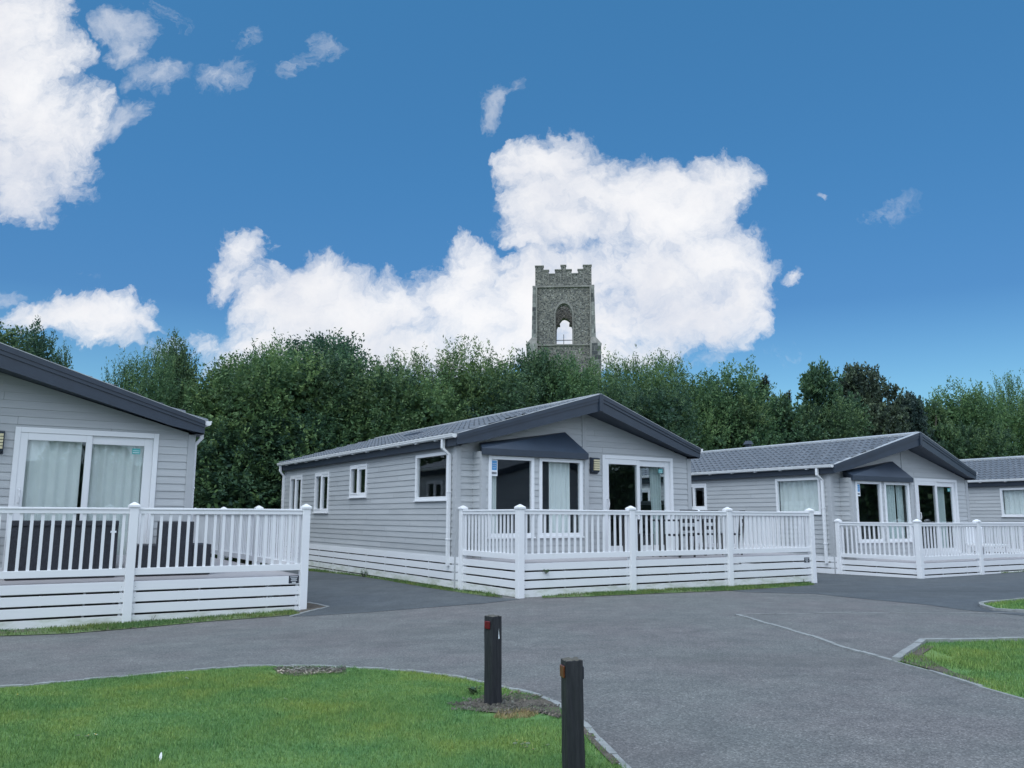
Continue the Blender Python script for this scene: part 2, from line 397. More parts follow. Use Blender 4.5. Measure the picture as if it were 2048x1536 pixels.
Q1 = [at(2048, 1201), at(1975, 1207.5), at(1963, 1212), at(1980, 1219), at(2031, 1224), at(2060, 1226)]
Q1 = [ext(Q1[1], Q1[0], 4)]+Q1[:-1]+[ext(at(1980, 1223), at(2048, 1226), 4)]
sheet('verge', smooth(Q1, 2), 'lawn', .012); kerb('kerb', smooth(Q1, 2), .07, -.06, .04)

# dark driveways between the lodges
d1 = [at(581, 1233.5), at(618, 1232), at(727, 1225.6), at(852, 1216), at(971, 1207), at(1040, 1199)]
strip = [at(977, 1194), at(852, 1175.6), at(727, 1154), at(621, 1143)]
far = [w2('B', -.62, 9.2), w2('B', -.7, 13), w2('A', 7.9, 13.5), w2('A', 7.9, 8), w2('A', 7.9, -1.3)]
sheet('driveway', d1+strip+far, 'drive', .004)
d2 = [at(1486, 1184.5), at(1629, 1188), at(1725, 1198), at(1854, 1210), at(1929, 1220.5), at(1961, 1223.5)]
d2 = d2+[ext(at(1929, 1220.5), at(1961, 1223.5), 3), w2('C', 9, -4.6), w2('C', 13, -4.2), w2('C', 13, -2.3), w2('C', 0.05, -2.3), w2('C', 0, .2), w2('C', -.3, 13), w2('B', 7.9, 13), w2('B', 7.9, -2.2), at(1541.6, 1177)]
sheet('driveway', d2, 'drive', .004)

# grass: blades scattered on a polygon
def inside(P, x, y):
    r = np.zeros(len(x), bool); n = len(P)
    for i in range(n):
        (x1, y1), (x2, y2) = P[i], P[(i+1) % n]
        if y1 == y2: continue
        c = ((y1 > y) != (y2 > y)) & (x < (x2-x1)*(y-y1)/(y2-y1)+x1); r ^= c
    return r
def gvec(x, y):
    num = np.zeros_like(x); den = np.full_like(x, .25)
    for a, b, r in GP:
        w = np.exp(-((x-a)**2+(y-b)**2)/(2*2.2**2)); num += w*r; den += w
    return -1.312+.00889*x-.00594*y+H+num/den
HOLES = []
def blades(name, P, dens, h, wd, mat='grass', lift=.01, clip=None, holes=(), edge=None, patchy=False):
    xs = [p[0] for p in P]; ys = [p[1] for p in P]
    x0, x1, y0, y1 = min(xs), max(xs), min(ys), max(ys)
    if clip: x0, x1, y0, y1 = max(x0, clip[0]), min(x1, clip[1]), max(y0, clip[2]), min(y1, clip[3])
    n = int((x1-x0)*(y1-y0)*dens); x = rng.uniform(x0, x1, n); y = rng.uniform(y0, y1, n)
    k = inside(P, x, y); x, y = x[k], y[k]
    keep = np.ones(len(x), bool)
    for cx, cy, rx, ry, pr in holes:
        d = ((x-cx)/rx)**2+((y-cy)/ry)**2+.35*np.sin(9*x+3)*np.sin(11*y)+.2*np.sin(31*x)*np.sin(27*y)
        keep &= (d > 1) | (rng.random(len(x)) < pr)
    if patchy:
        pn_ = np.sin(2.1*x+1.3*y)*np.sin(1.7*y-.8*x)+.6*np.sin(7*x+2)*np.sin(6*y+x)+.4*np.sin(19*x)*np.sin(17*y); keep &= (pn_ > -.35) | (rng.random(len(x)) < .25)
    if edge is not None:
        E_ = np.array(dense(edge, .12)); E_ = E_[(E_[:, 1] > 3) & (E_[:, 0] > -8)]
        dd = np.full(len(x), 9.)
        for ex_, ey_ in E_: dd = np.minimum(dd, (x-ex_)**2+(y-ey_)**2)
        keep &= dd > (.055+.03*np.sin(13*x)*np.sin(17*y))**2
    x, y = x[keep], y[keep]; n = len(x)
    z = gvec(x, y)+lift; a = rng.uniform(0, 2*PI, n); hh = h*rng.uniform(.55, 1.25, n)*(1+.25*np.sin(2.3*x+1)*np.sin(2.9*y)); ln = hh*rng.uniform(.1, .75, n); la = rng.uniform(0, 2*PI, n)
    w = wd*rng.uniform(.7, 1.3, n)/2
    b0 = np.stack([x-np.cos(a)*w, y-np.sin(a)*w, z], 1); b1 = np.stack([x+np.cos(a)*w, y+np.sin(a)*w, z], 1)
    t = np.stack([x+np.cos(la)*ln, y+np.sin(la)*ln, z+hh], 1)
    tone = np.clip(rng.normal(.45, .22, n), 0, 1)
    o = bpy.data.objects.new(name, raw_mesh(name, np.stack([b0, b1, t], 1), 3, mat, tone)); C.objects.link(o); return tag(o, kind='stuff')
B1 = at(986, 1413); B2 = (.325, 4.55)
soil1 = [at(*q) for q in ((902, 1414), (940, 1405), (975, 1400), (1010, 1400), (1030, 1392), (1075, 1398), (1115, 1418), (1120, 1440), (1090, 1432), (1050, 1428), (1010, 1432), (965, 1428), (925, 1424))]
sheet('soil', smooth(soil1+[soil1[0]], 3)[:-1], 'soil', .02, .1)
soil2 = [at(*q) for q in ((545, 1340), (585, 1336.5), (640, 1338), (690, 1340), (680, 1346), (640, 1352), (590, 1356), (560, 1350))]
sheet('soil', smooth(soil2+[soil2[0]], 3)[:-1], 'soil', .02, .1)
s4 = [at(*q) for q in ((1150, 1440), (1172, 1458), (1198, 1488), (1240, 1533), (1225, 1536), (1195, 1505), (1172, 1480))]+[(.66, 3.8), (.5, 3.8)][:0]
sheet('soil', s4, 'soil', .02, .1)
s3 = [at(*q) for q in ((1800, 1326), (1850, 1294), (1870, 1296), (1845, 1312), (1870, 1330), (1910, 1350), (1960, 1366), (1955, 1371), (1880, 1348))]
sheet('soil', s3, 'soil', .02, .1)
inv = lambda *q: at(*q)
hs = []
for q, rx, ry in (((1015, 1414), .27, .14), ((1088, 1414), .17, .13), ((620, 1346), .38, .11), ((952, 1414), .12, .08), ((1205, 1510), .08, .30), ((1178, 1462), .07, .2)):
    c = at(*q); hs.append((c[0], c[1], rx, ry, .5 if rx < .1 else .10))
c = at(1030, 1436); hs.append((c[0], c[1], .26, .10, .1))
blades('grass', lawn_poly, 12500, .024, .0040, clip=(-6.6, 1.6, 3.7, 9), holes=hs, edge=lawn_edge)
blades('dry_grass', [at(*q) for q in ((985, 1440), (1000, 1428), (1060, 1425), (1078, 1432), (1060, 1440), (1010, 1443))], 14000, .036, .006, 'straw')
c3 = at(1850, 1325)
blades('grass', right_poly, 5200, .038, .006, edge=P1[:3]+P1[3:], clip=(3.2, 8.5, 4.0, 9.8), holes=[(*at(1850, 1310), .18, .45, .1), (*at(1880, 1345), .3, .15, .1)])
blades('grass', smooth(Q1, 2), 1800, .04, .009, clip=(6, 11, 12, 15))
# turf strips along the decks
stA = [at(-260, 1293), at(0, 1273), at(137, 1268), at(273, 1257), at(410, 1244), at(547, 1234), at(600, 1229)]+[w2('A', 7.45, -1.42), w2('A', 5, -1.42), w2('A', 0, -1.42)]
sheet('turf_strip', stA, 'turf', .008); blades('grass', stA, 3300, .034, .008, 'turfblade', patchy=True)
stB = [at(1085, 1197), at(1180, 1193.7), at(1317, 1187.6), at(1460, 1182), at(1541, 1177), at(1630, 1170.5)]+[w2('B', 7.5, -2.03), w2('B', 4, -2.03), w2('B', .6, -2.03)]
sheet('turf_strip', stB, 'turf', .008); blades('grass', stB, 3000, .034, .009, 'turfblade', patchy=True)
stS = [at(1005, 1196), at(977, 1194), at(852, 1175.6), at(727, 1154), at(621, 1143), w2('B', -.62, 10.5)]+[w2('B', 0, 10.5), w2('B', 0, 5), w2('B', 0, .1), w2('B', .08, -1.2)]
sheet('turf_strip', stS, 'turf', .008); blades('grass', stS, 2600, .05, .01, 'turfblade', patchy=True)
stC = [w2('C', 3.4, -2.32), w2('C', 8, -2.42), w2('C', 8, -2.2), w2('C', 3.4, -2.2)]
sheet('turf_strip', stC, 'turf', .008, .2); blades('grass', stC, 2500, .03, .01, 'turfblade', patchy=True)
ed = [at(615, 1205.6), at(656, 1214), at(581, 1233.5)]
kerb('kerb', ed, .05, -.06, .015); sheet('soil', [at(615, 1207), at(652, 1214.5), at(590, 1231), at(600, 1222)], 'soil', .012)
hedge_verge = [w2('B', -40, 11.6), w2('B', 60, 11.6), w2('B', 60, 16), w2('B', -40, 16)]
sheet('grass_verge', hedge_verge, 'lawn', .012, .8)

# ------------------------------------------------------------------ lodges
W, L = 6.1, 10.9; EZ, RZ = 2.135, 2.985; SL = (RZ-EZ)/(W/2)
FR = lambda u, d, z: (u, -d, z)
LF = lambda u, d, z: (-d, u, z)
RT = lambda u, d, z: (W+d, u, z)
BK = lambda u, d, z: (u, L+d, z)
def lap(mb, mp, xr, z0, z1, holes=(), course=.12, out=.013):
    n = int(round((z1-z0)/course+.49))
    for i in range(n):
        a, b = z0+i*course, min(z1, z0+(i+1)*course)
        cuts = sorted({a, b, *[h for q in holes for h in (q[2], q[3]) if a < h < b]})
        for lo, hi in zip(cuts, cuts[1:]):
            segs = [(xr(lo)[0], xr(hi)[0], xr(lo)[1], xr(hi)[1])]
            for (u0, u1, h0, h1) in holes:
                if h0 < (lo+hi)/2 < h1:
                    ns = []
                    for (l0, l1, q0, q1) in segs:
                        if u1 <= l0 or u0 >= q0: ns.append((l0, l1, q0, q1)); continue
                        if u0 > l0: ns.append((l0, l1, u0, u0))
                        if u1 < q0: ns.append((u1, u1, q0, q1))
                    segs = ns
            dl, dh = out*(1-(lo-a)/course), out*(1-(hi-a)/course)
            jt = (1.15+2.37*i) % 3.66; sg2 = []
            for q in segs:
                cut = [c for c in (jt, jt+3.66, jt+7.32) if max(q[0], q[1])+.2 < c < min(q[2], q[3])-.2] if out else []
                a0, a1 = q[0], q[1]
                for c in cut: sg2.append((a0, a1, c-.0015, c-.0015)); a0 = a1 = c+.0015
                sg2.append((a0, a1, q[2], q[3]))
            for (l0, l1, q0, q1) in sg2:
                if q0-l0 < .005: continue
                rnd_ = (math.sin(i*12.9+int(l0*.27+.3)*78.2)*43758.5) % 1
                fm = 0 if not out or rnd_ < .5 else (1 if rnd_ < .78 else 2)
                mb.face([mp(l0, dl, lo), mp(q0, dl, lo), mp(q1, dh, hi), mp(l1, dh, hi)], fm)
                if lo == a: mb.face([mp(l0, dl, lo), mp(l0, 0, lo), mp(q0, 0, lo), mp(q0, dl, lo)])
def gable(z):
    if z <= EZ: return (0, W)
    t = (z-EZ)/SL; return (min(t, W/2), max(W-t, W/2))
SIDEWIN = [(.31, 1.77, 1.12, 2.06, 1), (4.42, 5.51, 1.25, 2.03, 2), (7.0, 8.1, .89, 1.95, 2), (9.22, 10.3, .89, 1.95, 2)]
DOOR = (3.53, 5.55, .02, 2.12)
BAY = (.36, 2.88, -.02, 2.0); BD = .35
def window(mp, parent, u0, u1, z0, z1, lights, d=.0, fw=.065, name='window', sill=True):
    mb = MB(); bx = lambda a, b, c, e, o0, o1, mi=0: mb.box(a, b, o0, o1, c, e, mi, lambda x, y, z: mp(x, y, z))
    o0, o1 = d-.05, d+.028
    bx(u0, u0+fw, z0, z1, o0, o1); bx(u1-fw, u1, z0, z1, o0, o1); bx(u0+fw, u1-fw, z1-fw, z1, o0, o1); bx(u0+fw, u1-fw, z0, z0+fw, o0, o1)
    if sill: bx(u0-.012, u1+.012, z0-.028, z0-.002, o0, d+.055)
    panes = []
    n = lights; iw = (u1-u0-2*fw)/n
    for k in range(n):
        a, b = u0+fw+iw*k, u0+fw+iw*(k+1); s = .0 if n == 1 else .035
        if n > 1:
            q0, q1 = d-.045, d+.036 if k == n-1 else d+.02
            top = s if k == n-1 else s*1.8
            bx(a, a+s, z0+fw, z1-fw, q0, q1); bx(b-s, b, z0+fw, z1-fw, q0, q1); bx(a+s, b-s, z0+fw, z0+fw+s, q0, q1); bx(a+s, b-s, z1-fw-top, z1-fw, q0, q1)
            panes.append((a+s, b-s, z0+fw+s, z1-fw-top))
        else: panes.append((a, b, z0+fw, z1-fw))
    o = mb.build(name, 'frame', parent, bevel=.005)
    for (a, b, c, e) in panes:
        p = MB().box(a-.004, b+.004, d-.02, d-.014, c-.004, e+.004, 0, mp).build('pane', 'glass', o)
    return o, panes
def flat(mp, parent, name, u0, u1, z0, z1, d, mat, marks=()):
    mb = MB().box(u0, u1, d, d+.003, z0, z1, 0, mp)
    for (a, b, c, e, mi) in marks: mb.box(u0+(u1-u0)*a, u0+(u1-u0)*b, d+.003, d+.0045, z0+(z1-z0)*c, z0+(z1-z0)*e, mi, mp)
    return mb.build(name, mat, parent)

def make_lodge(flue=False, bay_sticker=True):
    root = empty('holiday_lodge', (0, 0, 0))
    base = .55
    def part(mb, name, mats, **k):
        return mb.build(name, mats, root, (0, 0, base), **k)
    wl = MB()
    hs = [DOOR, BAY]
    z0 = -.0
    xr = lambda lo, hi: (lambda z: (max(gable(z)[0], lo), min(gable(z)[1], hi)))
    lap(wl, FR, xr(.09, W/2-.04), z0, RZ, [DOOR, BAY]); lap(wl, FR, xr(W/2+.04, W-.09), z0, RZ, [DOOR, BAY])
    sh = [(a, b, c, e) for a, b, c, e, _ in SIDEWIN]
    lap(wl, LF, lambda z: (.09, L-.09), 0, EZ+.02, sh); lap(wl, RT, lambda z: (.09, L-.09), 0, EZ+.02, sh); lap(wl, BK, gable, 0, RZ, [])
    # bay cheeks and bay front
    bf = lambda u, d, z: (u, -BD-d, z)
    bw = [(.5, 1.55, .41, 1.96), (1.67, 2.74, .41, 1.96)]
    lap(wl, bf, lambda z: (BAY[0]+.07, BAY[1]-.07), 0, 2.04, bw)
    lap(wl, lambda u, d, z: (BAY[0]-d, -u, z), lambda z: (.0, BD-.07), 0, 2.04); lap(wl, lambda u, d, z: (BAY[1]+d, -u, z), lambda z: (.0, BD-.07), 0, 2.04)
    # inner lining so that the shell is closed
    part(wl, 'wall', ['siding', 'siding_pale', 'siding_dull'], norm=False)
    for mx, x in ((1, 0), (-1, W)):
        a, b = sorted((x-mx*.022, x+mx*.095))
        for ya, yb in ((-.022, .095), (L-.095, L+.022)): part(MB().box(a, b, ya, yb, -.8, EZ), 'corner_trim', 'trim', bevel=.006)
    ct = MB().box(W/2-.045, W/2+.045, -.022, .0, 0, RZ-.01); part(ct, 'gable_trim', 'trim', bevel=.004)
    bt = MB()
    for x in (BAY[0], BAY[1]-.075): bt.box(x-.014, x+.09, -BD-.022, -BD+.07, -.02, 2.03)
    bt.box(BAY[0]-.014, BAY[1]+.014, -BD-.022, 0, -.07, 0)
    part(bt, 'bay_trim', 'trim', bevel=.004)
    # interior
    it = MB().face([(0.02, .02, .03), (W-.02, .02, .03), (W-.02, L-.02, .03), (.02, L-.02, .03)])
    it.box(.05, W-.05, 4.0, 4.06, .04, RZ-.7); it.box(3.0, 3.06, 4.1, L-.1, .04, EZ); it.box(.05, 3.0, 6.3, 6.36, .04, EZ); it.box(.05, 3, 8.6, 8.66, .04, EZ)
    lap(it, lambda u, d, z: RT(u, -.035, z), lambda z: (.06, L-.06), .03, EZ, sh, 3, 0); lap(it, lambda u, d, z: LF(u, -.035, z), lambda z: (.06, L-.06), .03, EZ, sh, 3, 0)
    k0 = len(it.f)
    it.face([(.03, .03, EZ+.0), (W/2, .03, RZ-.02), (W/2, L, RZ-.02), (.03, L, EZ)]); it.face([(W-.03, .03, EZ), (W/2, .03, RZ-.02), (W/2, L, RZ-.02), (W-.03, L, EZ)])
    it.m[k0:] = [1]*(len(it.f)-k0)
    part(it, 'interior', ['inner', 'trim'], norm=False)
    # roof tiles
    top = RZ+.285; ex = -.17; SLT = (top-(EZ+.215))/(W/2-ex)
    rf = MB(); nrow = 9
    ys0 = np.arange(0, L+.16, .05)
    for sgn in (1, -1):
        for r in range(nrow):
            ta, tb = r/nrow, (r+1)/nrow
            rows = []
            for t, stp in ((ta, -.012), (ta, .034), (tb, .0)):
                x = ex+(W/2-ex)*t; z = top-(W/2-x)*SLT+stp
                yf = -.21-.36*max(0, x)/(W/2)
                rw = []
                for k, y in enumerate(np.linspace(yf, L+.15, 231)):
                    ph = (y+ (L*2))/.21*2*PI
                    zz = z+(.026*(math.sin(ph)+.4*math.sin(2*ph)) if stp != -.012 else -.01)
                    rw.append((x if sgn > 0 else W-x, y, zz))
                rows.append(rw)
            for q0, q1 in zip(rows, rows[1:]):
                i = len(rf.v); n = len(q0); rf.v += q0+q1
                for k in range(n-1): rf.f.append((i+k, i+k+1, i+n+k+1, i+n+k)); rf.m.append(0)
    roof = part(rf, 'roof', 'tile', norm=False)
    rc = MB()
    for s in (-1, 1): rc.hexa([(W/2, -.56, top+.005), (W/2+s*.15, -.54, top-.04), (W/2+s*.15, L+.16, top-.04), (W/2, L+.16, top+.005), (W/2, -.56, top+.075), (W/2+s*.15, -.54, top+.03), (W/2+s*.15, L+.16, top+.03), (W/2, L+.16, top+.075)])
    rc.build('ridge_cap', 'ridge', roof)
    if flue:
        fl = MB().box(3.55, 3.75, 6.6, 6.8, top-.3, top+.18).hexa([(3.5, 6.55, top+.18), (3.8, 6.55, top+.18), (3.8, 6.85, top+.18), (3.5, 6.85, top+.18), (3.58, 6.63, top+.3), (3.72, 6.63, top+.3), (3.72, 6.77, top+.3), (3.58, 6.77, top+.3)])
        fl.build('flue', 'dark', roof)
    vt = MB(); vx, vy = 1.25, 4.6; vz = top-(W/2-vx)*SLT
    vt.hexa([(vx-.2, vy-.22, vz-.08), (vx+.2, vy-.22, vz+.03), (vx+.2, vy+.22, vz+.03), (vx-.2, vy+.22, vz-.08), (vx-.16, vy-.18, vz+.04), (vx+.16, vy-.18, vz+.12), (vx+.16, vy+.18, vz+.12), (vx-.16, vy+.18, vz+.04)])
    vt.build('roof_vent', 'dark', roof)
    # soffit, barge boards, fascia
    so = MB()
    for s in (0, 1):
        m = (lambda x: x) if s == 0 else (lambda x: W-x)
        so.face([(m(-.115), -.2, EZ-.0), (m(W/2), -.56, RZ+.0), (m(W/2), .02, RZ), (m(-.115), .02, EZ)])
        so.face([(m(-.115), -.2, EZ+.2), (m(-.115), -.2, EZ), (m(-.115), L+.12, EZ), (m(-.115), L+.12, EZ+.2)])
        so.face([(m(-.115), -.2, EZ-.002), (m(.02), -.2, EZ-.002), (m(.02), L+.12, EZ-.002), (m(-.115), L+.12, EZ-.002)])
        so.face([(m(-.115), L+.1, EZ), (m(W/2), L+.1, RZ), (m(W/2), L-.02, RZ), (m(-.115), L-.02, EZ)])
    part(so, 'soffit', 'soffit', norm=False)
    for s in (1, -1):
        m = (lambda x: x) if s > 0 else (lambda x: W-x)
        bb = MB()
        def strip(za, zb, d0, d1, clipz=None):
            xe = -.115; n = 6
            for k in range(n):
                xa, xb = xe+(W/2-xe)*k/n, xe+(W/2-xe)*(k+1)/n
                P = []
                for zz in (za, zb):
                    for x, d in ((xa, d0), (xb, d0), (xb, d1), (xa, d1)):
                        yf = -.205-.365*max(0, x)/(W/2)
                        z = EZ+SL*x+zz*(.76+.24*x/(W/2))
                        P.append((m(x), yf-d, max(z, EZ+.008)))
                bb.hexa(P)
        strip(-.012, .19, -.0, .028); strip(.185, .255, 0, .045); strip(.25, .335, 0, .058)
        part(bb, 'barge_board', 'dark')
        vg = MB(); zz0, zz1 = .337, .348
        for k in range(6):
            xa, xb = -.115+(W/2+.115)*k/6, -.115+(W/2+.115)*(k+1)/6; P = []
            for zz in (zz0, zz1):
                for x, d in ((xa, .06), (xb, .06), (xb, -.07), (xa, -.07)): P.append((m(x), -.205-.365*max(0, x)/(W/2)-d, EZ+SL*x+zz*(.76+.24*x/(W/2))))
            vg.hexa(P)
        part(vg, 'verge_trim', 'ridge')
        rb = MB()
        rb.hexa([(m(-.16), L+.1, EZ+.0), (m(W/2), L+.1, RZ), (m(W/2), L+.14, RZ), (m(-.16), L+.14, EZ+.0), (m(-.16), L+.1, EZ+.26), (m(W/2), L+.1, RZ+.3), (m(W/2), L+.14, RZ+.3), (m(-.16), L+.14, EZ+.26)])
        part(rb, 'barge_board', 'dark')
        fa = MB().box(*sorted((m(-.03), m(-.02))), -.0, L, EZ+.005, EZ+.2); part(fa, 'fascia', 'dark')
        ap = MB().box(W/2-.05, W/2+.05, -.64, -.56, RZ-.02, RZ+.335) if s > 0 else None
        if ap: part(ap, 'apex_cover', 'dark', bevel=.01)
        gt = MB(); gx = -.165; n = 6
        prof = [(gx-.055, .07), (gx-.05, .015), (gx-.02, -.005), (gx+.02, -.005), (gx+.05, .015), (gx+.055, .07)]
        for (xa, za), (xb, zb) in zip(prof, prof[1:]):
            gt.face([(m(xa), -.22, EZ+.150+za), (m(xb), -.22, EZ+.150+zb), (m(xb), L+.14, EZ+.150+zb), (m(xa), L+.14, EZ+.150+za)])
        for y in (-.22, L+.14): gt.face([(m(a), y, EZ+.150+b) for a, b in prof])
        gt.box(*sorted((m(gx-.06), m(gx-.05))), -.222, L+.142, EZ+.203, EZ+.225)
        for k in range(12): gt.box(*sorted((m(gx-.02), m(-.03))), .55+k*.88, .62+k*.88, EZ+.127, EZ+.147)
        part(gt, 'gutter', 'gutter', norm=False)
        for y in (.2, L-.06):
            dp = MB(); w = .033
            ya = y+.06 if y < 5 else y
            dp.box(*sorted((m(gx-w), m(gx+w))), ya-w, ya+w, EZ+.02, EZ+.150)
            dp.hexa([(m(gx-w), ya-w, EZ-.03), (m(gx+w), ya-w, EZ-.05), (m(gx+w), ya+w, EZ-.05), (m(gx-w), ya+w, EZ-.03), (m(gx-w), ya-w, EZ+.02), (m(gx+w), ya-w, EZ+.02), (m(gx+w), ya+w, EZ+.02), (m(gx-w), ya+w, EZ+.02)])
            dp.hexa([(m(-.085), y-w, EZ-.16), (m(-.02), y-w, EZ-.16), (m(-.02), y+w, EZ-.16), (m(-.085), y+w, EZ-.16), (m(gx-w), ya-w, EZ-.03), (m(gx+w), ya-w, EZ-.03), (m(gx+w), ya+w, EZ-.03), (m(gx-w), ya+w, EZ-.03)])
            dp.box(*sorted((m(-.085), m(-.02))), y-w, y+w, -.13, EZ-.16)
            for z in (1.25, .35): dp.box(*sorted((m(-.092), m(-.015))), y-w-.008, y+w+.008, z, z+.03)
            part(dp, 'downpipe', 'upvc', bevel=.004)
    # skirting
    for mp, l0, l1 in ((LF, 0, L), (RT, 0, L), (FR, 0, W), (BK, 0, W)):
        sk = MB()
        for k in range(5):
            z1 = .04-k*.148
            sk.box(l0-.0, l1, .005, .03, z1-.122, z1, 2 if k >= 3 else 0, mp)
        n = int((l1-l0)/1.0)
        for k in range(n+1): sk.box(l0+(l1-l0-.04)*k/n, l0+(l1-l0-.04)*k/n+.04, -.03, .004, -.78, .03, 0, mp)
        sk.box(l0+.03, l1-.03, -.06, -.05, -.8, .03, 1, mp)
        part(sk, 'skirting', ['slat', 'black', 'lowslat'])
    # windows
    for a, b, c, e, n in SIDEWIN:
        for mp in (LF, RT):
            o, _ = window(mp, root, a, b, c, e, n); o.location = (0, 0, base)
    for k, (a, b, c, e) in enumerate(bw):
        o, pn = window(bf, root, a, b, c, e, 1, fw=.07); o.location = (0, 0, base)
        if k == 0 and bay_sticker:
            flat(bf, o, 'window_sticker', a+.075, a+.215, e-.39, e-.08, -.012, ['paper', 'blue', 'ink'], [(.1, .9, .36, .95, 1), (.2, .8, .74, .78, 0), (.2, .8, .62, .66, 0), (.25, .75, .5, .53, 0), (.1, .24, .1, .25, 2), (.3, .44, .1, .25, 2), (.5, .64, .1, .25, 2), (.7, .84, .1, .25, 2)])
    # sliding door
    u0, u1, z0, z1 = DOOR; mb = MB(); bx = lambda a, b, c, e, o0, o1: mb.box(a, b, o0, o1, c, e, 0, FR)
    fo = .075
    bx(u0, u0+fo, z0, z1, -.06, .035); bx(u1-fo, u1, z0, z1, -.06, .035); bx(u0+fo, u1-fo, z1-.08, z1, -.06, .035); bx(u0+fo, u1-fo, z0, z0+.06, -.06, .04)
    dr = mb.build('sliding_door', 'frame', root, (0, 0, base), bevel=.005)
    for nm, a, b, d in (('door_leaf', u0+.06, 4.58, .0), ('door_leaf', 4.5, u1-.075, -.035)):
        lf = MB(); tp = .11 if d == 0 else .13
        bx2 = lambda q, r, c, e: lf.box(q, r, d-.03, d+.022, c, e, 0, FR)
        lw, rw = (.115, .085) if d == 0 else (.09, .13)
        bx2(a, a+lw, z0+.06, z1-.08); bx2(b-rw, b, z0+.06, z1-.08); bx2(a+lw, b-rw, z1-.08-tp, z1-.08); bx2(a+lw, b-rw, z0+.06, z0+.17)
        lo = lf.build(nm, 'frame', dr, bevel=.005)
    for a, b, d in ((u0+.175, 4.495, 0), (4.59, u1-.205, -.035)):
        MB().box(a-.004, b+.004, d-.01, d-.004, z0+.166, z1-.19+.02, 0, FR).build('pane', 'glass', dr)
    hd = MB().tube([(u0+.12, -.02, .98), (u0+.125, -.075, .99), (u0+.13, -.085, 1.08), (u0+.125, -.075, 1.17), (u0+.12, -.02, 1.18)], .013, 8).box(u0+.1, u0+.14, -.03, -.02, .9, 1.22)
    hd.build('handle', 'steel', dr)
    flat(FR, dr, 'door_sticker', 5.17, 5.29, 1.78, 1.87, -.033, ['teal', 'paper'], [(.1, .9, .2, .3, 1), (.1, .9, .55, .63, 1)])
    # canopy over the bay
    cn = MB(); yl = -BD-.09
    zb, zt = 1.965, 2.09; XR = 2.84; XW = .52
    cn.box(.31, XR, yl-.012, yl+.02, zb, zt)
    ap, lp = (2.5, -.1, 2.54), (.50, -.1, 2.225)
    cn.face([(.31, yl, zt), (XR, yl, zt), ap, lp]); cn.face([(.31, yl, zt), lp, (.50, -.0, 2.225), (XW, 0, zt)]); cn.face([(.31, yl, zb), (.31, yl, zt), (XW, 0, zt), (XW, 0, zb)]); cn.face([(XR, yl, zb), (XR, yl, zt), (XR, 0, zt), (XR, 0, zb)])
    cn.face([(XR, yl, zt), (XR, 0, zt), (2.5, 0, 2.54), ap]); cn.face([lp, ap, (2.5, 0, 2.54), (.50, 0, 2.225)]); cn.face([(.31, yl, zb+.01), (XR, yl, zb+.01), (XR, 0, zb+.01), (XW, 0, zb+.01)])
    part(cn, 'canopy', 'dark', norm=False)
    lm = MB().box(3.2, 3.4, -.03, 0, 1.70, 2.05)
    lm.hexa([(3.2, -.03, 1.72), (3.4, -.03, 1.72), (3.4, -.09, 1.74), (3.2, -.09, 1.74), (3.2, -.03, 2.05), (3.4, -.03, 2.05), (3.4, -.11, 2.03), (3.2, -.11, 2.03)])
    lo = part(lm, 'wall_lamp', 'dark', bevel=.004)
    ll = MB()
    for k in range(5): ll.box(3.235, 3.385, -.128, -.09, 1.775+k*.047, 1.811+k*.047)
    ll.build('lamp_louvre', 'lampslat', lo)
    return root

def place(root, k, label):
    X, Y, Z, w = LODGES[k]; root.location = (X, Y, Z-.55); root.rotation_euler.z = w
    tag(root, label, 'holiday lodge', 'grey holiday lodges in a row')
lodge = make_lodge()
place(lodge, 'B', 'grey clad lodge below the church tower, its whole side wall and dark gable in view')
lodgeA = copy_tree(lodge); place(lodgeA, 'A', 'grey holiday lodge cut off by the left edge, pale curtains filling its sliding door')
lodgeC = copy_tree(lodge)
place(lodgeC, 'C', 'grey tiled lodge second from the right, in front of the dark copper tree')
lodgeD = copy_tree(lodge); place(lodgeD, 'D', 'farthest grey lodge, only its tiled roof and one side window showing at right edge')
for o in list(lodgeC.children):
    if o.name.startswith('wall_lamp'):
        for q in list(o.children): bpy.data.objects.remove(q)
        bpy.data.objects.remove(o)
MB().box(5.2, 6.0, .3, 2.0, .03, 2.2).box(3.4, 5.2, 2.2, 2.3, .03, 2.3).build('light_block', 'black', lodgeC, (0, 0, .55))  # unseen black boxes added to block light inside, keeping the door panes dark
lodgeE = copy_tree(lodge); place(lodgeE, 'E', 'grey lodge across the road, mirrored in the dark window panes of the middle lodge')
for r_ in (lodgeA, lodgeC, lodgeD, lodgeE):
    for o in r_.children:
        for q in list(o.children):
            if q.name.startswith('roof_vent'): bpy.data.objects.remove(q)
rfC = [o for o in lodgeC.children if o.name.startswith('roof')][0]
MB().box(3.45, 3.6, 5.9, 6.05, RZ+.1, RZ+.5).hexa([(3.4, 5.85, RZ+.5), (3.65, 5.85, RZ+.5), (3.65, 6.1, RZ+.5), (3.4, 6.1, RZ+.5), (3.46, 5.9, RZ+.62), (3.59, 5.9, RZ+.62), (3.59, 6.05, RZ+.62), (3.46, 6.05, RZ+.62)]).build('flue', 'dark', rfC)

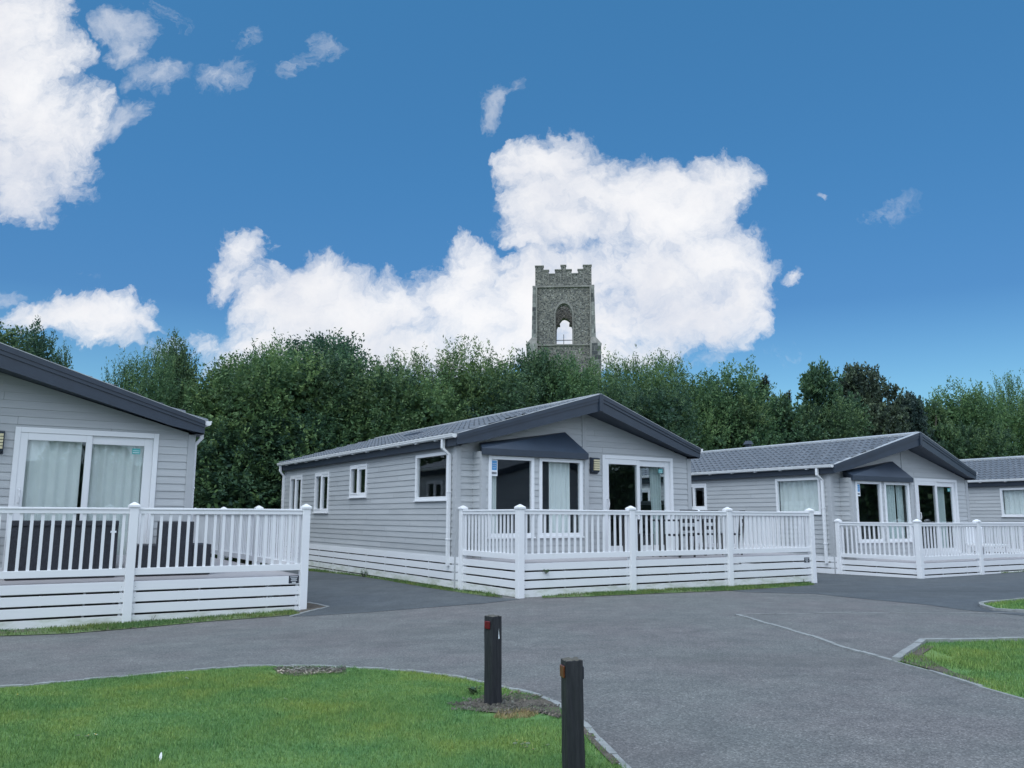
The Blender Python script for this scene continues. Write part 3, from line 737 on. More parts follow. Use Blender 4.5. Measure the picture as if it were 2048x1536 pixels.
def curtain(k, mp, u0, u1, z0, z1, d, mat, label, waves=6, gather=0., group=None):
    X, Y, Z, w = LODGES[k]; mb = MB(); n = 60; uc = (u0+u1)/2
    ox, oy, oz = mp(uc, d, z0); c, s = math.cos(w), math.sin(w)
    rows = []
    ph = random.uniform(0, 6)
    for j in range(9):
        t = j/8; z = (z1-z0)*t; row = []
        for i in range(n+1):
            q = i/n; sc_ = 1-gather*(math.sin(PI*min(1, t*1.6)))**2 if gather else 1
            u = u0+(u1-u0)*q*sc_ if gather >= 0 else u1-(u1-u0)*(1-q)*(1+gather*(1-t)**1)
            dd = .026*math.sin(q*waves*2*PI+ph+.3*math.sin(3*t))+.004*math.sin(q*waves*4.7*PI+1)
            p = mp(u, d+dd, z0+z); row.append((p[0]-ox, p[1]-oy, z))
        rows.append(row)
    for a, b in zip(rows, rows[1:]):
        i = len(mb.v); mb.v += a+b
        for q in range(n): mb.f.append((i+q, i+q+1, i+n+2+q, i+n+1+q)); mb.m.append(0)
    o = mb.build('curtain', mat, norm=False); o.location = (X+c*ox-s*oy, Y+s*ox+c*oy, Z+z0); o.rotation_euler.z = w
    for p in o.data.polygons: p.use_smooth = True
    return tag(o, label, 'curtain', group)
gc = 'curtains in the lodge windows'
bfm = lambda u, d, z: (u, -BD-d, z)
curtain('A', FR, 3.62, 4.45, .05, 2.08, -.09, 'curtain', 'pale grey curtain in the left pane of the nearest sliding door', 5, group=gc)
curtain('A', FR, 4.50, 5.46, .05, 2.08, -.14, 'curtain', 'pale grey curtain in the right pane of the nearest sliding door', 7, group=gc)
curtain('B', bfm, .55, .75, .40, 1.98, -.10, 'curtain', 'narrow white curtain below the blue window sticker in the middle lodge', 3, -.2, gc)
curtain('B', bfm, 1.98, 2.50, .40, 1.98, -.12, 'curtain', 'white curtain hanging in the right bay window of the middle lodge', 4, group=gc)
curtain('B', FR, 5.02, 5.36, .05, 2.05, -.18, 'curtain2', 'teal grey curtain at the right edge of the dark open-looking sliding door', 4, -.3, gc)
curtain('C', bfm, 1.74, 2.28, .40, 1.98, -.12, 'curtain2', 'grey green curtain in the right bay window of the lodge beyond', 5, group=gc)
curtain('C', bfm, 2.38, 2.66, .40, 1.98, -.15, 'curtain2', 'narrow grey curtain hard against the right jamb of the farther bay window', 3, group=gc)
curtain('C', FR, 4.85, 5.2, .05, 2.05, -.18, 'curtain2', 'teal curtain behind the right pane of the farther sliding door', 4, group=gc)
curtain('C', LF, .36, 1.73, 1.14, 2.03, -.12, 'curtain', 'pale drawn curtain filling the wide side window behind the white downpipe', 8, group=gc)
curtain('D', LF, .36, 1.73, 1.14, 2.03, -.12, 'curtain', 'pale drawn curtain in the side window at the right edge of the photo', 8, group=gc)

# ------------------------------------------------------------------ decks
PW = .12
def post_mesh(h0, h1):
    mb = MB().box(-PW/2, PW/2, -PW/2, PW/2, h0, h1); return mb.mesh('post', ['upvc'])
def cap_mesh():
    mb = MB().box(-.074, .074, -.074, .074, 0, .035)
    mb.hexa([(-.074, -.074, .035), (.074, -.074, .035), (.074, .074, .035), (-.074, .074, .035), (-.012, -.012, .078), (.012, -.012, .078), (.012, .012, .078), (-.012, .012, .078)])
    return mb.mesh('post_cap', ['upvc'])
capm = cap_mesh()
def link(name, me, parent, loc=(0, 0, 0), rz=0, bevel=0):
    o = bpy.data.objects.new(name, me); C.objects.link(o); o.parent = parent; o.location = loc; o.rotation_euler.z = rz
    if bevel:
        b = o.modifiers.new('bevel', 'BEVEL'); b.width = bevel; b.segments = 2; b.limit_method = 'ANGLE'
    return o
def baluster_mesh(z0, z1):
    return MB().box(-.02, .02, -.011, .011, z0, z1).mesh('baluster', ['upvc'])
def deck(k, D, zt, top, pitch, label, sep, rb=.06):
    X, Y, Z, w = LODGES[k]
    gmin = .62
    root = empty('deck', (X, Y, Z-.55), w); tag(root, label, 'deck', 'white railed decks in front of the lodges')
    base = .55
    X0, X1 = .11, 7.58
    front = [(X0, -D), (2.55, -D), (5.07, -D), (X1, -D)]
    rightp = [(X1, -D), (X1, 1.34), (X1, 4.2), (X1, 7.24)]
    posts = front+rightp[1:]+[(X0, -.085)]
    pm = post_mesh(-.8, top+.005); bal = baluster_mesh(zt+rb+.095, top-.07)
    for (x, y) in posts:
        p = link('post', pm, root, (x, y, base), 0, .006); link('post_cap', capm, p, (0, 0, top+.005), 0, .004)
    runs = [(front[i], front[i+1], 'f%d' % i) for i in range(3)]+[(rightp[i], rightp[i+1], 'r%d' % i) for i in range(3)]+[((X0, -.085), (X0, -D), 'l')]
    for (a, b, key) in runs:
        a, b = Vector((*a, 0)), Vector((*b, 0)); d = (b-a); ln = d.length; d.normalize(); ang = math.atan2(d.y, d.x)
        s0, s1 = PW/2, ln-PW/2
        mb = MB()
        mb.box(s0, s1, -.03, .03, top-.085, top-.028); mb.box(s0, s1, -.042, .042, top-.028, top-.006); mb.box(s0, s1, -.03, .03, top-.006, top)
        mb.box(s0, s1, -.025, .025, zt+rb, zt+rb+.096)
        n = int(round((s1-s0)/.126)); st = (s1-s0)/n; xs = [s0+st*(i+.5) for i in range(n)]
        if key not in sep:
            for x in xs: mb.box(x-.02, x+.02, -.011, .011, zt+rb+.097, top-.086)
        pn = mb.build('railing_panel', 'upvc', root, (a.x, a.y, base), bevel=.004 if key in sep else 0); pn.rotation_euler.z = ang
        if key in sep:
            for x in xs: link('baluster', bal, pn, (x, 0, 0))
        sk = MB(); z = zt-.003; i = 0
        while z > -.95:
            sk.box(s0-.01, s1+.01, -.014, .014, z-(pitch-.028), z, 1 if i >= 3 else 0)
            for x in (s0+.03, s1-.03): sk.box(x-.005, x+.005, -.0165, .0165, z-pitch*.45-.005, z-pitch*.45+.005, 2)
            z -= pitch; i += 1
        for x in (s0+.01, s1-.05): sk.box(x, x+.04, .02 if key != 'l' else .02, .05, -.85, zt-.04)
        for x in np.arange(s0+.9, s1-.4, 1.0): sk.box(x, x+.03, .05, .08, -.85, zt-.04)
        sp_ = sk.build('skirt_panel', ['slat', 'lowslat', 'kerb'], root, (a.x, a.y, base), bevel=.004 if key in sep else 0); sp_.rotation_euler.z = ang
    dk = MB(); y = -D+.02
    while y < -.02:
        y1 = min(y+.138, -.0); dk.box(X0-.01, X1+.01, y, y1-.006, zt-.028, zt); y += .138
    y = .0
    while y < 7.2:
        dk.box(W+.05, X1+.01, y, y+.132, zt-.028, zt); y += .138
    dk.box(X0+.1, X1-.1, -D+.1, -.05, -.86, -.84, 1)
    dk.build('decking', ['deckboard', 'black'], root, (0, 0, base))
    return root
dkA = deck('A', 1.48, -.115, .912, .155, 'white railed deck at left with black rattan furniture on it', ('f1', 'f2', 'r0'), .085)
dkB = deck('B', 2.094, .018, .922, .147, 'white railed deck of the middle lodge, two full bays and a turned corner', ('f0', 'f1', 'f2', 'l'))
dkC = deck('C', 2.249, -.018, .912, .14, 'smaller white railed deck running off the right edge', ('f0', 'f1', 'f2', 'l'))
def plate(dk, D, x0, x1, z0, z1):
    flat(lambda u, d, z: (u, -D-d, z), dk, 'name_plate', x0, x1, z0, z1, .0145, ['ink', 'paper'], [(.12, .88, .8, .87, 1), (.2, .8, .6, .66, 1), (.25, .75, .45, .5, 1), (.18, .82, .33, .38, 1), (.32, .7, .08, .18, 1)]).location = (0, 0, .55)
plate(dkA, 1.48, 7.35, 7.51, -.228, -.112); plate(dkB, 2.094, 7.31, 7.47, -.145, -.04); 

# ------------------------------------------------------------------ furniture on the decks
def furn(name, k, x, y, z, rz, label, cat, group=None):
    X, Y, Z, w = LODGES[k]; p = w2(k, x, y); return tag(empty(name, (p[0], p[1], Z+z), w+rz), label, cat, group)
za = -.115
s = furn('sofa', 'A', 4.275, -.3, za, 0, 'dark rattan sofa with its back to the railing, under the white sliding door', 'sofa')
MB().box(-.71, .71, -.32, -.24, .008, .84).box(-.71, .71, -.34, -.22, .76, .842).build('backrest', 'rattan', s, bevel=.012)
for a in (-.71, .59): MB().box(a, a+.12, -.24, .42, .008, .62).build('armrest', 'rattan', s, bevel=.012)
MB().box(-.59, .59, -.24, .42, .03, .34).build('seat', 'rattan', s, bevel=.01)
for a in (-.585, .0): MB().box(a+.005, a+.58, -.2, .43, .34, .47).build('cushion', 'cushion', s, bevel=.03)
MB().box(.6, .68, -.346, -.34, .66, .69).build('tag', 'paper', s)
s = furn('armchair', 'A', 5.81, -.3, za, 0, 'dark rattan armchair with low broad arms beside the sofa', 'armchair')
MB().box(-.27, .26, -.32, -.22, .008, .828).build('backrest', 'rattan', s, bevel=.012)
for a in (-.54, .26): MB().box(a, a+.28, -.32, .4, .008, .475).build('armrest', 'rattan', s, bevel=.012)
MB().box(-.26, .26, -.22, .4, .03, .33).build('seat', 'rattan', s, bevel=.012)
MB().box(-.25, .25, -.2, .4, .33, .45).build('cushion', 'cushion', s, bevel=.03)
t = furn('table', 'B', 4.5, -1.05, .018, 0, 'dark outdoor dining table behind the middle railing', 'table')
MB().box(-.7, .7, -.42, .42, .70, .735).build('tabletop', 'rattan', t, bevel=.008)
for a in (-.62, .62):
    for b in (-.35, .35): MB().bar((a, b, 0), (a*.95, b*.95, .70), .045, .045).build('leg', 'metal', t)
def chair():
    r = empty('chair', (0, 0, 0))
    MB().box(-.22, .22, -.22, .22, .41, .45).build('seat', 'rattan', r, bevel=.01)
    bk = MB()
    for k in range(3): bk.box(-.2, .2, .235+.02*k, .255+.02*k, .52+.15*k, .60+.15*k)
    bk.box(-.23, .23, .265, .3, .87, .93); bk.build('backrest', 'rattan', r, bevel=.006)
    for a in (-.2, .2): MB().bar((a, -.2, 0), (a, -.2, .42), .03, .03).build('leg', 'metal', r); MB().bar((a, .2, 0), (a, .28, .92), .03, .03).build('leg', 'metal', r)
    return r
ch0 = chair()
for i, (x, y, rz, lb) in enumerate(((3.62, -1.05, PI/2, 'dark chair at the left end of the dining table on the middle deck'), (4.2, -1.62, PI, 'dark chair between table and railing, nearer the middle post'), (5.38, -1.05, -PI/2+.15, 'dark chair at the right end of the dining table'), (5.95, -1.3, -2.2, 'dark chair standing apart by the right part of the middle railing'))):
    o = ch0 if i == 0 else copy_tree(ch0)
    p = w2('B', x, y); o.location = (p[0], p[1], LODGES['B'][2]+.018); o.rotation_euler.z = LODGES['B'][3]+rz; tag(o, lb, 'chair', 'dark chairs around the dining table')
t = furn('lounge_chair', 'C', 4.6, -1.3, -.018, 0, 'low pale chair seen through the farther white railing', 'chair')
MB().box(-.4, .4, -.35, .35, .28, .36).build('seat', 'upvc', t, bevel=.02)
MB().box(-.4, .4, .3, .38, .36, .8).build('backrest', 'upvc', t, bevel=.02)
for a in (-.36, .36):
    for b in (-.3, .3): MB().bar((a, b, 0), (a, b, .29), .05, .05).build('leg', 'upvc', t)

# ------------------------------------------------------------------ bollards
def bollard(loc, h, w, rz, label, lean):
    r = empty('bollard', (loc[0], loc[1], g(*loc)), rz); r.rotation_euler = (lean[0], lean[1], rz); tag(r, label, 'bollard', 'dark timber bollards on the lawn')
    bm = bmesh.new(); bmesh.ops.create_cube(bm, size=1)
    for v in bm.verts:
        v.co = Vector((v.co.x*w, v.co.y*w, (v.co.z+.5)*(h+.1)-.1))
        if v.co.z > 0: v.co.x *= .97; v.co.y *= .97
    bmesh.ops.subdivide_edges(bm, edges=[e for e in bm.edges], cuts=5, use_grid_fill=True)
    for v in bm.verts:
        n = .0022; v.co.x += random.uniform(-n, n); v.co.y += random.uniform(-n, n)
        if v.co.z > h-.01: v.co.z += random.uniform(-.004, .003)
    me = bpy.data.meshes.new('post'); 
    for f in bm.faces: f.material_index = 1 if f.normal.z > .8 and f.calc_center_median().z > h-.03 else 0
    bm.to_mesh(me); bm.free(); me.materials.append(MT['timber']); me.materials.append(MT['endgrain'])
    o = bpy.data.objects.new('post', me); C.objects.link(o); o.parent = r
    b = o.modifiers.new('bevel', 'BEVEL'); b.width = .004; b.segments = 2
    return r
b1 = bollard(B1, .637, .094, .74, 'dark square timber bollard with red reflector, standing in bare soil by the kerb', (0, -.012))
MB().box(-.056, -.046, -.026, .034, .545, .602).build('reflector', 'red', b1, bevel=.006)
MB().face([(.010, -.0487, .475), (.022, -.0487, .475), (.019, -.0487, .50), (.015, -.0487, .55)]).build('paint_chip', 'paper', b1)
b2 = bollard(B2, .60, .096, .26, 'nearest dark timber bollard with orange side reflector, cut by the bottom edge', (0, -.012))
MB().box(-.057, -.047, -.034, .03, .51, .572).build('reflector', 'orange', b2, bevel=.005)
MB().box(.047, .057, -.036, .03, .50, .565).build('reflector', 'ink', b2, bevel=.005)

# ------------------------------------------------------------------ small things on the grass
def daisy(px, py, s=1.0):
    x, y = at(px, py); z = g(x, y)+.035
    mb = MB(); n = 9
    for k in range(n):
        a = k*2*PI/n; mb.face([(0, 0, 0), (.012*s*math.cos(a-.3), .012*s*math.sin(a-.3), .002), (.014*s*math.cos(a), .014*s*math.sin(a), .003), (.012*s*math.cos(a+.3), .012*s*math.sin(a+.3), .002)])
    r = mb.build('daisy', 'feather', norm=False); r.location = (x, y, z); r.rotation_euler = (-.5+random.uniform(-.3, .3), random.uniform(-.3, .3), 0)
    MB().tube([(0, 0, -.03), (0, 0, .0)], .002, 5).tube([(0, 0, .001), (0, 0, .005)], [.005*s, .003*s], 7, 1).build('flower_centre', ['grass', 'yellow'], r)
    return r
for q in ((1034, 1494), (1044, 1501), (1052, 1507), (1030, 1500), (1056, 1500), (1095, 1503), (1067, 1512), (1050, 1498)):
    tag(daisy(*q, 1.1), 'tiny white daisy in the patch of daisies left of the nearest bollard', 'daisy', 'daisies left of the bollard')
for q in ((155, 1483), (172, 1485), (176, 1483), (190, 1481)):
    tag(daisy(*q), 'tiny white daisy in the sparse row low in the left lawn', 'daisy', 'daisies at the left of the lawn')
tag(daisy(34, 1399, 1.3), 'single white daisy near the left edge just inside the lawn kerb', 'daisy')
tag(daisy(373, 1365, 1.2), 'single pale daisy near the top of the lawn', 'daisy')
tag(daisy(571, 1408, 1.2), 'single white daisy in the middle right of the lawn', 'daisy')
x, y = at(320, 1526); mb = MB(); n = 10
for k in range(n):
    t0, t1 = k/n, (k+1)/n; wv = lambda t: .008*math.sin(PI*min(1, t*.95+.05))**.7
    mb.face([(-wv(t0), .01*t0*t0, .046*t0), (wv(t0), .01*t0*t0, .046*t0), (wv(t1), .01*t1*t1, .046*t1), (-wv(t1), .01*t1*t1, .046*t1)])
o = mb.build('feather', 'feather', norm=False); o.location = (x, y, g(x, y)+.01); tag(o, 'white feather stuck upright in the lawn at the bottom edge', 'feather')
def weed(px, py, h, n, label, k=None, loc=None, mat='leaf', sz=.035):
    if loc is None: x, y = at(px, py); z = g(x, y)
    else: x, y, z = loc
    V = []; T = []
    stems = MB()
    for i in range(n):
        a = random.uniform(0, 2*PI); le = h*random.uniform(.5, 1); d = Vector((math.cos(a)*.5, math.sin(a)*.5, .8)).normalized()
        p1 = Vector((0, 0, .01))+d*le
        stems.tube([(0, 0, 0), tuple(d*le*.5), tuple(p1)], [.003, .0025, .0015], 5)
        for j in range(3):
            c = d*le*(.55+.22*j); aa = random.uniform(0, 2*PI); e = Vector((math.cos(aa), math.sin(aa), .3)).normalized()*sz; f_ = e.cross(Vector((0, 0, 1))).normalized()*sz*.4
            V += [c, c+e*.5+f_, c+e, c+e*.5-f_]; T.append(random.random())
    o = bpy.data.objects.new('weed', raw_mesh('leaves', [tuple(v) for v in V], 4, mat, T)); C.objects.link(o); o.location = (x, y, z)
    stems.build('stem', 'trunk', o); return tag(o, label, 'weed')
p = w2('B', .62, -2.13); weed(0, 0, .09, 5, 'small green sprig poking out of the deck slats near the corner post', loc=(p[0], p[1], LODGES['B'][2]-.17), sz=.05)
p = w2('A', 5.4, -1.53); weed(0, 0, .13, 3, 'thin dry twig weed against the left deck skirt', loc=(p[0], p[1], g(*p)), mat='pine', sz=.02)
weed(945, 1392, .09, 9, 'dark leafy weed growing in the lawn behind the reflector bollard', sz=.05)
p = w2('B', 7.2, -2.16); weed(0, 0, .11, 4, 'thin weed at the right corner of the middle deck', loc=(p[0], p[1], g(*p)), sz=.025)
p = w2('B', -.12, 4.2); weed(0, 0, .2, 14, 'tuft of taller weeds against the side skirt of the middle lodge', loc=(p[0], p[1], g(*p)), sz=.05)
# wood chips on the bare patch by the kerb
V = []; T = []
for i in range(260):
    px, py = random.uniform(555, 690), random.uniform(1338, 1353); x, y = at(px, py); z = gz(x, y)+.024; a = random.uniform(0, PI); l, w_ = random.uniform(.01, .03), random.uniform(.004, .009)
    ca, sa = math.cos(a), math.sin(a); tz = random.uniform(0, .012)
    V += [(x-ca*l-sa*w_, y-sa*l+ca*w_, z), (x-ca*l+sa*w_, y-sa*l-ca*w_, z), (x+ca*l+sa*w_, y+sa*l-ca*w_, z+tz), (x+ca*l-sa*w_, y+sa*l+ca*w_, z+tz)]; T.append(random.random())
for i in range(520):
    q = soil1[i % len(soil1)]; cx, cy = at(1010, 1415); t = random.random()**.5*1.08; x, y = cx+(q[0]-cx)*t+random.uniform(-.05, .05), cy+(q[1]-cy)*t+random.uniform(-.03, .03); z = gz(x, y)+.022; a = random.uniform(0, PI); l, w_ = random.uniform(.004, .018), random.uniform(.003, .008)
    ca, sa = math.cos(a), math.sin(a); tz = random.uniform(.002, .016)
    V += [(x-ca*l-sa*w_, y-sa*l+ca*w_, z), (x-ca*l+sa*w_, y-sa*l-ca*w_, z), (x+ca*l+sa*w_, y+sa*l-ca*w_, z+tz), (x+ca*l-sa*w_, y+sa*l+ca*w_, z+tz)]; T.append(random.random()*.7)
o = bpy.data.objects.new('wood_chips', raw_mesh('wood_chips', V, 4, 'chips', T)); C.objects.link(o); tag(o, kind='stuff')

# ------------------------------------------------------------------ church tower
def tower():
    TY = 75.0
    dr = ray(1127.5, 700); k = TY/dr.y; cx = dr.x*k
    zat = lambda py: H+ray(1127, py).z*TY/ray(1127, py).y
    mpp = TY/F/cp*1.0
    S = 260/1331*mpp*1.012            # metres per crop pixel at the tower face
    ZC = lambda cy: zat(480+cy/5.12)
    gz0 = g(30, 60)
    root = empty('church_tower', (cx, TY, gz0), math.radians(-4.4)); tag(root, 'ruined flint church tower with stepped battlements and an open arched belfry window', 'church tower')
    Z = lambda cy: ZC(cy)-gz0
    X = lambda c: (c-640)*S
    T = 5.6; hw = X(945)
    def plate(mb, outer, holes, y0, y1, mi=0):
        bm = bmesh.new(); loops = [outer]+holes; es = []
        for lp in loops:
            vs = [bm.verts.new((x, y0, z)) for x, z in lp]
            for a, b in zip(vs, vs[1:]+vs[:1]): es.append(bm.edges.new((a, b)))
        r = bmesh.ops.triangle_fill(bm, edges=es, use_beauty=True)
        for f in [q for q in r['geom'] if isinstance(q, bmesh.types.BMFace)]:
            mb.face([v.co for v in f.verts], mi); mb.face([(v.co.x, y1, v.co.z) for v in f.verts], mi)
        for lp in loops:
            for (a, b), (c, d) in zip(lp, lp[1:]+lp[:1]): mb.face([(a, y0, b), (c, y0, d), (c, y1, d), (a, y1, b)], mi)
        bm.free()
    ztop = Z(470); zs = Z(1068)
    def arch(c0, c1, spring, apex, n=12):
        x0, x1 = X(c0), X(c1); pts = [(x0, zs), (x0, Z(spring))]
        for i in range(1, 2*n):
            t = i/(2*n); x = x0+(x1-x0)*t; q = abs(2*t-1); pts.append((x, Z(spring)+(Z(apex)-Z(spring))*(1-q**2.0)**.62))
        return pts+[(x1, Z(spring)), (x1, zs)]
    fr = arch(556, 732, 760, 650)
    body = MB()
    plate(body, [(-hw, 0), (hw, 0), (hw, ztop), (-hw, ztop)], [fr], 0, .9)
    re = [(556, 1068), (562, 870), (575, 842), (598, 842), (590, 812), (604, 792), (620, 772), (642, 764), (665, 772), (690, 790), (697, 812), (690, 840), (712, 842), (722, 870), (730, 1068)]
    rs = [(X(a)*1.06, Z(640+(b-640)*1.0) if b != 1068 else zs) for a, b in re]
    plate(body, [(-hw, 0), (hw, 0), (hw, ztop), (-hw, ztop)], [[(x, z+.82 if z != zs else z) for x, z in rs]], T-.9, T)
    for s in (-1, 1):
        a, b = sorted((s*hw, s*(hw-.9))); body.box(a+.002, b-.002, .9, T-.9, 0, ztop)
    body.build('wall', 'flint', root, norm=False)
    # lower stage wider offset
    # battlements
    st = [(350, 268), (435, 268), (435, 312), (490, 312), (490, 352), (555, 352), (555, 310), (615, 310), (615, 265), (668, 265), (668, 310), (725, 310), (725, 352), (790, 352), (790, 310), (845, 310), (845, 268), (930, 268)]
    hwp = X(930)
    prof = [(X(a), Z(b)) for a, b in st]
    pr_ = MB()
    outl = [(-hwp, ztop+.05)]+prof+[(hwp, ztop+.05)]
    plate(pr_, outl, [], -.05, .4); plate(pr_, outl, [], T-.4, T+.05)
    for s in (-1, 1):
        m2 = MB(); plate(m2, outl, [], 0, .45)
        for f in m2.f:
            pr_.face([(s*hwp-s*m2.v[i][1], T/2+m2.v[i][0]*(T-.84)/(2*hwp), m2.v[i][2]) for i in f])
    pr_.build('parapet', 'flint', root, norm=False)
    cp_ = MB()
    for (a, b), (c, d) in zip(prof, prof[1:]):
        if abs(b-d) < 1e-6 and c > a:
            for y0 in (-.1, T-.42): cp_.box(a-.04, c+.04, y0, y0+.52, b-.0, b+.09)
    for a in (435, 490, 555, 615, 668, 725, 790, 845): cp_.box(X(a)-.03, X(a)+.03, -.09, -.05, ztop+.1, Z(352))
    cp_.build('coping', 'stone', root)
    for (z0, z1, e) in ((Z(486), Z(467), .12), (Z(1083), Z(1068), .1)):
        sc_ = MB()
        w_ = hw+e
        sc_.box(-w_, w_, -e, -.001, z0, z1); sc_.box(-w_, w_, T+.001, T+e, z0, z1); sc_.box(-w_, -hw-.001, 0, T, z0, z1); sc_.box(hw+.001, w_, 0, T, z0, z1)
        sc_.build('string_course', 'stone', root)
    # corner buttresses: upper slim stage, weathered slope, wider lower stage
    for s in (-1, 1):
        for y0 in (0, T):
            bt = MB(); f = (lambda x: s*x)
            yy0, yy1 = (-.22, .6) if y0 == 0 else (T-.6, T+.22)
            xi = hw-.30
            def bx(xa, xb, ya, yb, z0, z1, mi): 
                p, q = sorted((f(xa), f(xb))); bt.box(p, q, ya, yb, z0, z1, mi)
            zu, zm, zl = Z(485), Z(1000), Z(1068)
            bt.hexa([(f(xi), yy0, zm), (f(hw+.19), yy0, zm), (f(hw+.19), yy1, zm), (f(xi), yy1, zm), (f(xi+.02), yy0+.06, zu), (f(hw+.10), yy0+.06, zu), (f(hw+.10), yy1-.06, zu), (f(xi+.02), yy1-.06, zu)], 1)
            bt.hexa([(f(xi), yy0-.25, zl), (f(hw+.66), yy0-.25, zl), (f(hw+.66), yy1+.2, zl), (f(xi), yy1+.2, zl), (f(xi), yy0, zm), (f(hw+.19), yy0, zm), (f(hw+.19), yy1, zm), (f(xi), yy1, zm)], 0)
            bx(xi, hw+.66, yy0-.25, yy1+.2, 0, zl, 1)
            bx(hw+.62, hw+.70, yy0-.28, yy1+.22, zl-.12, zl+.0, 0)
            if y0 == 0: bx(xi-.03, xi+.10, yy0-.03, yy0+.2, zm, zu, 0); bx(xi-.06, xi+.12, yy0-.28, yy0, 0, zl, 0)
            bt.build('buttress', ['stone', 'flush'], root)
    wf = MB()
    fr2 = fr
    cxm, czm = 0, Z(860)
    for (a, b), (c, d) in zip(fr2, fr2[1:]):
        for off0, off1, yo in ((1.0, 1.12, -.09), (.95, 1.0, .1)):
            q = lambda x, z, o: (x*o, zs+(z-zs)*(1+(o-1)*.45))
            A, B, B2_, A2 = q(a, b, off0), q(c, d, off0), q(c, d, off1), q(a, b, off1)
            wf.hexa([(A[0], yo, A[1]), (B[0], yo, B[1]), (B2_[0], yo, B2_[1]), (A2[0], yo, A2[1]), (A[0], yo+.25, A[1]), (B[0], yo+.25, B[1]), (B2_[0], yo+.25, B2_[1]), (A2[0], yo+.25, A2[1])])
    for s in (-1, 1):       # remains of cusped tracery
        for pts in (((82, 760), (86, 700), (66, 690), (62, 715), (72, 735)), ((66, 690), (58, 672), (40, 668), (50, 690)), ((40, 668), (20, 655), (10, 668), (26, 676))):
            P = [(s*x*S, Z(c)) for x, c in pts]
            wf.face([(x, .12, z) for x, z in P]); wf.face([(x, .3, z) for x, z in P])
            for (a, b), (c, d) in zip(P, P[1:]+P[:1]): wf.face([(a, .12, b), (c, .12, d), (c, .3, d), (a, .3, b)])
    wf.box(X(545), X(742), -.12, .9, zs-.1, zs-.005)
    wf.build('window_surround', 'stone', root, norm=False)
    ir = MB().box(-.03, .03, .5, .56, zs, Z(955)).box(X(558), X(730), .51, .55, Z(1018), Z(1011))
    ir.build('iron_cross_bar', 'metal', root)
tower()

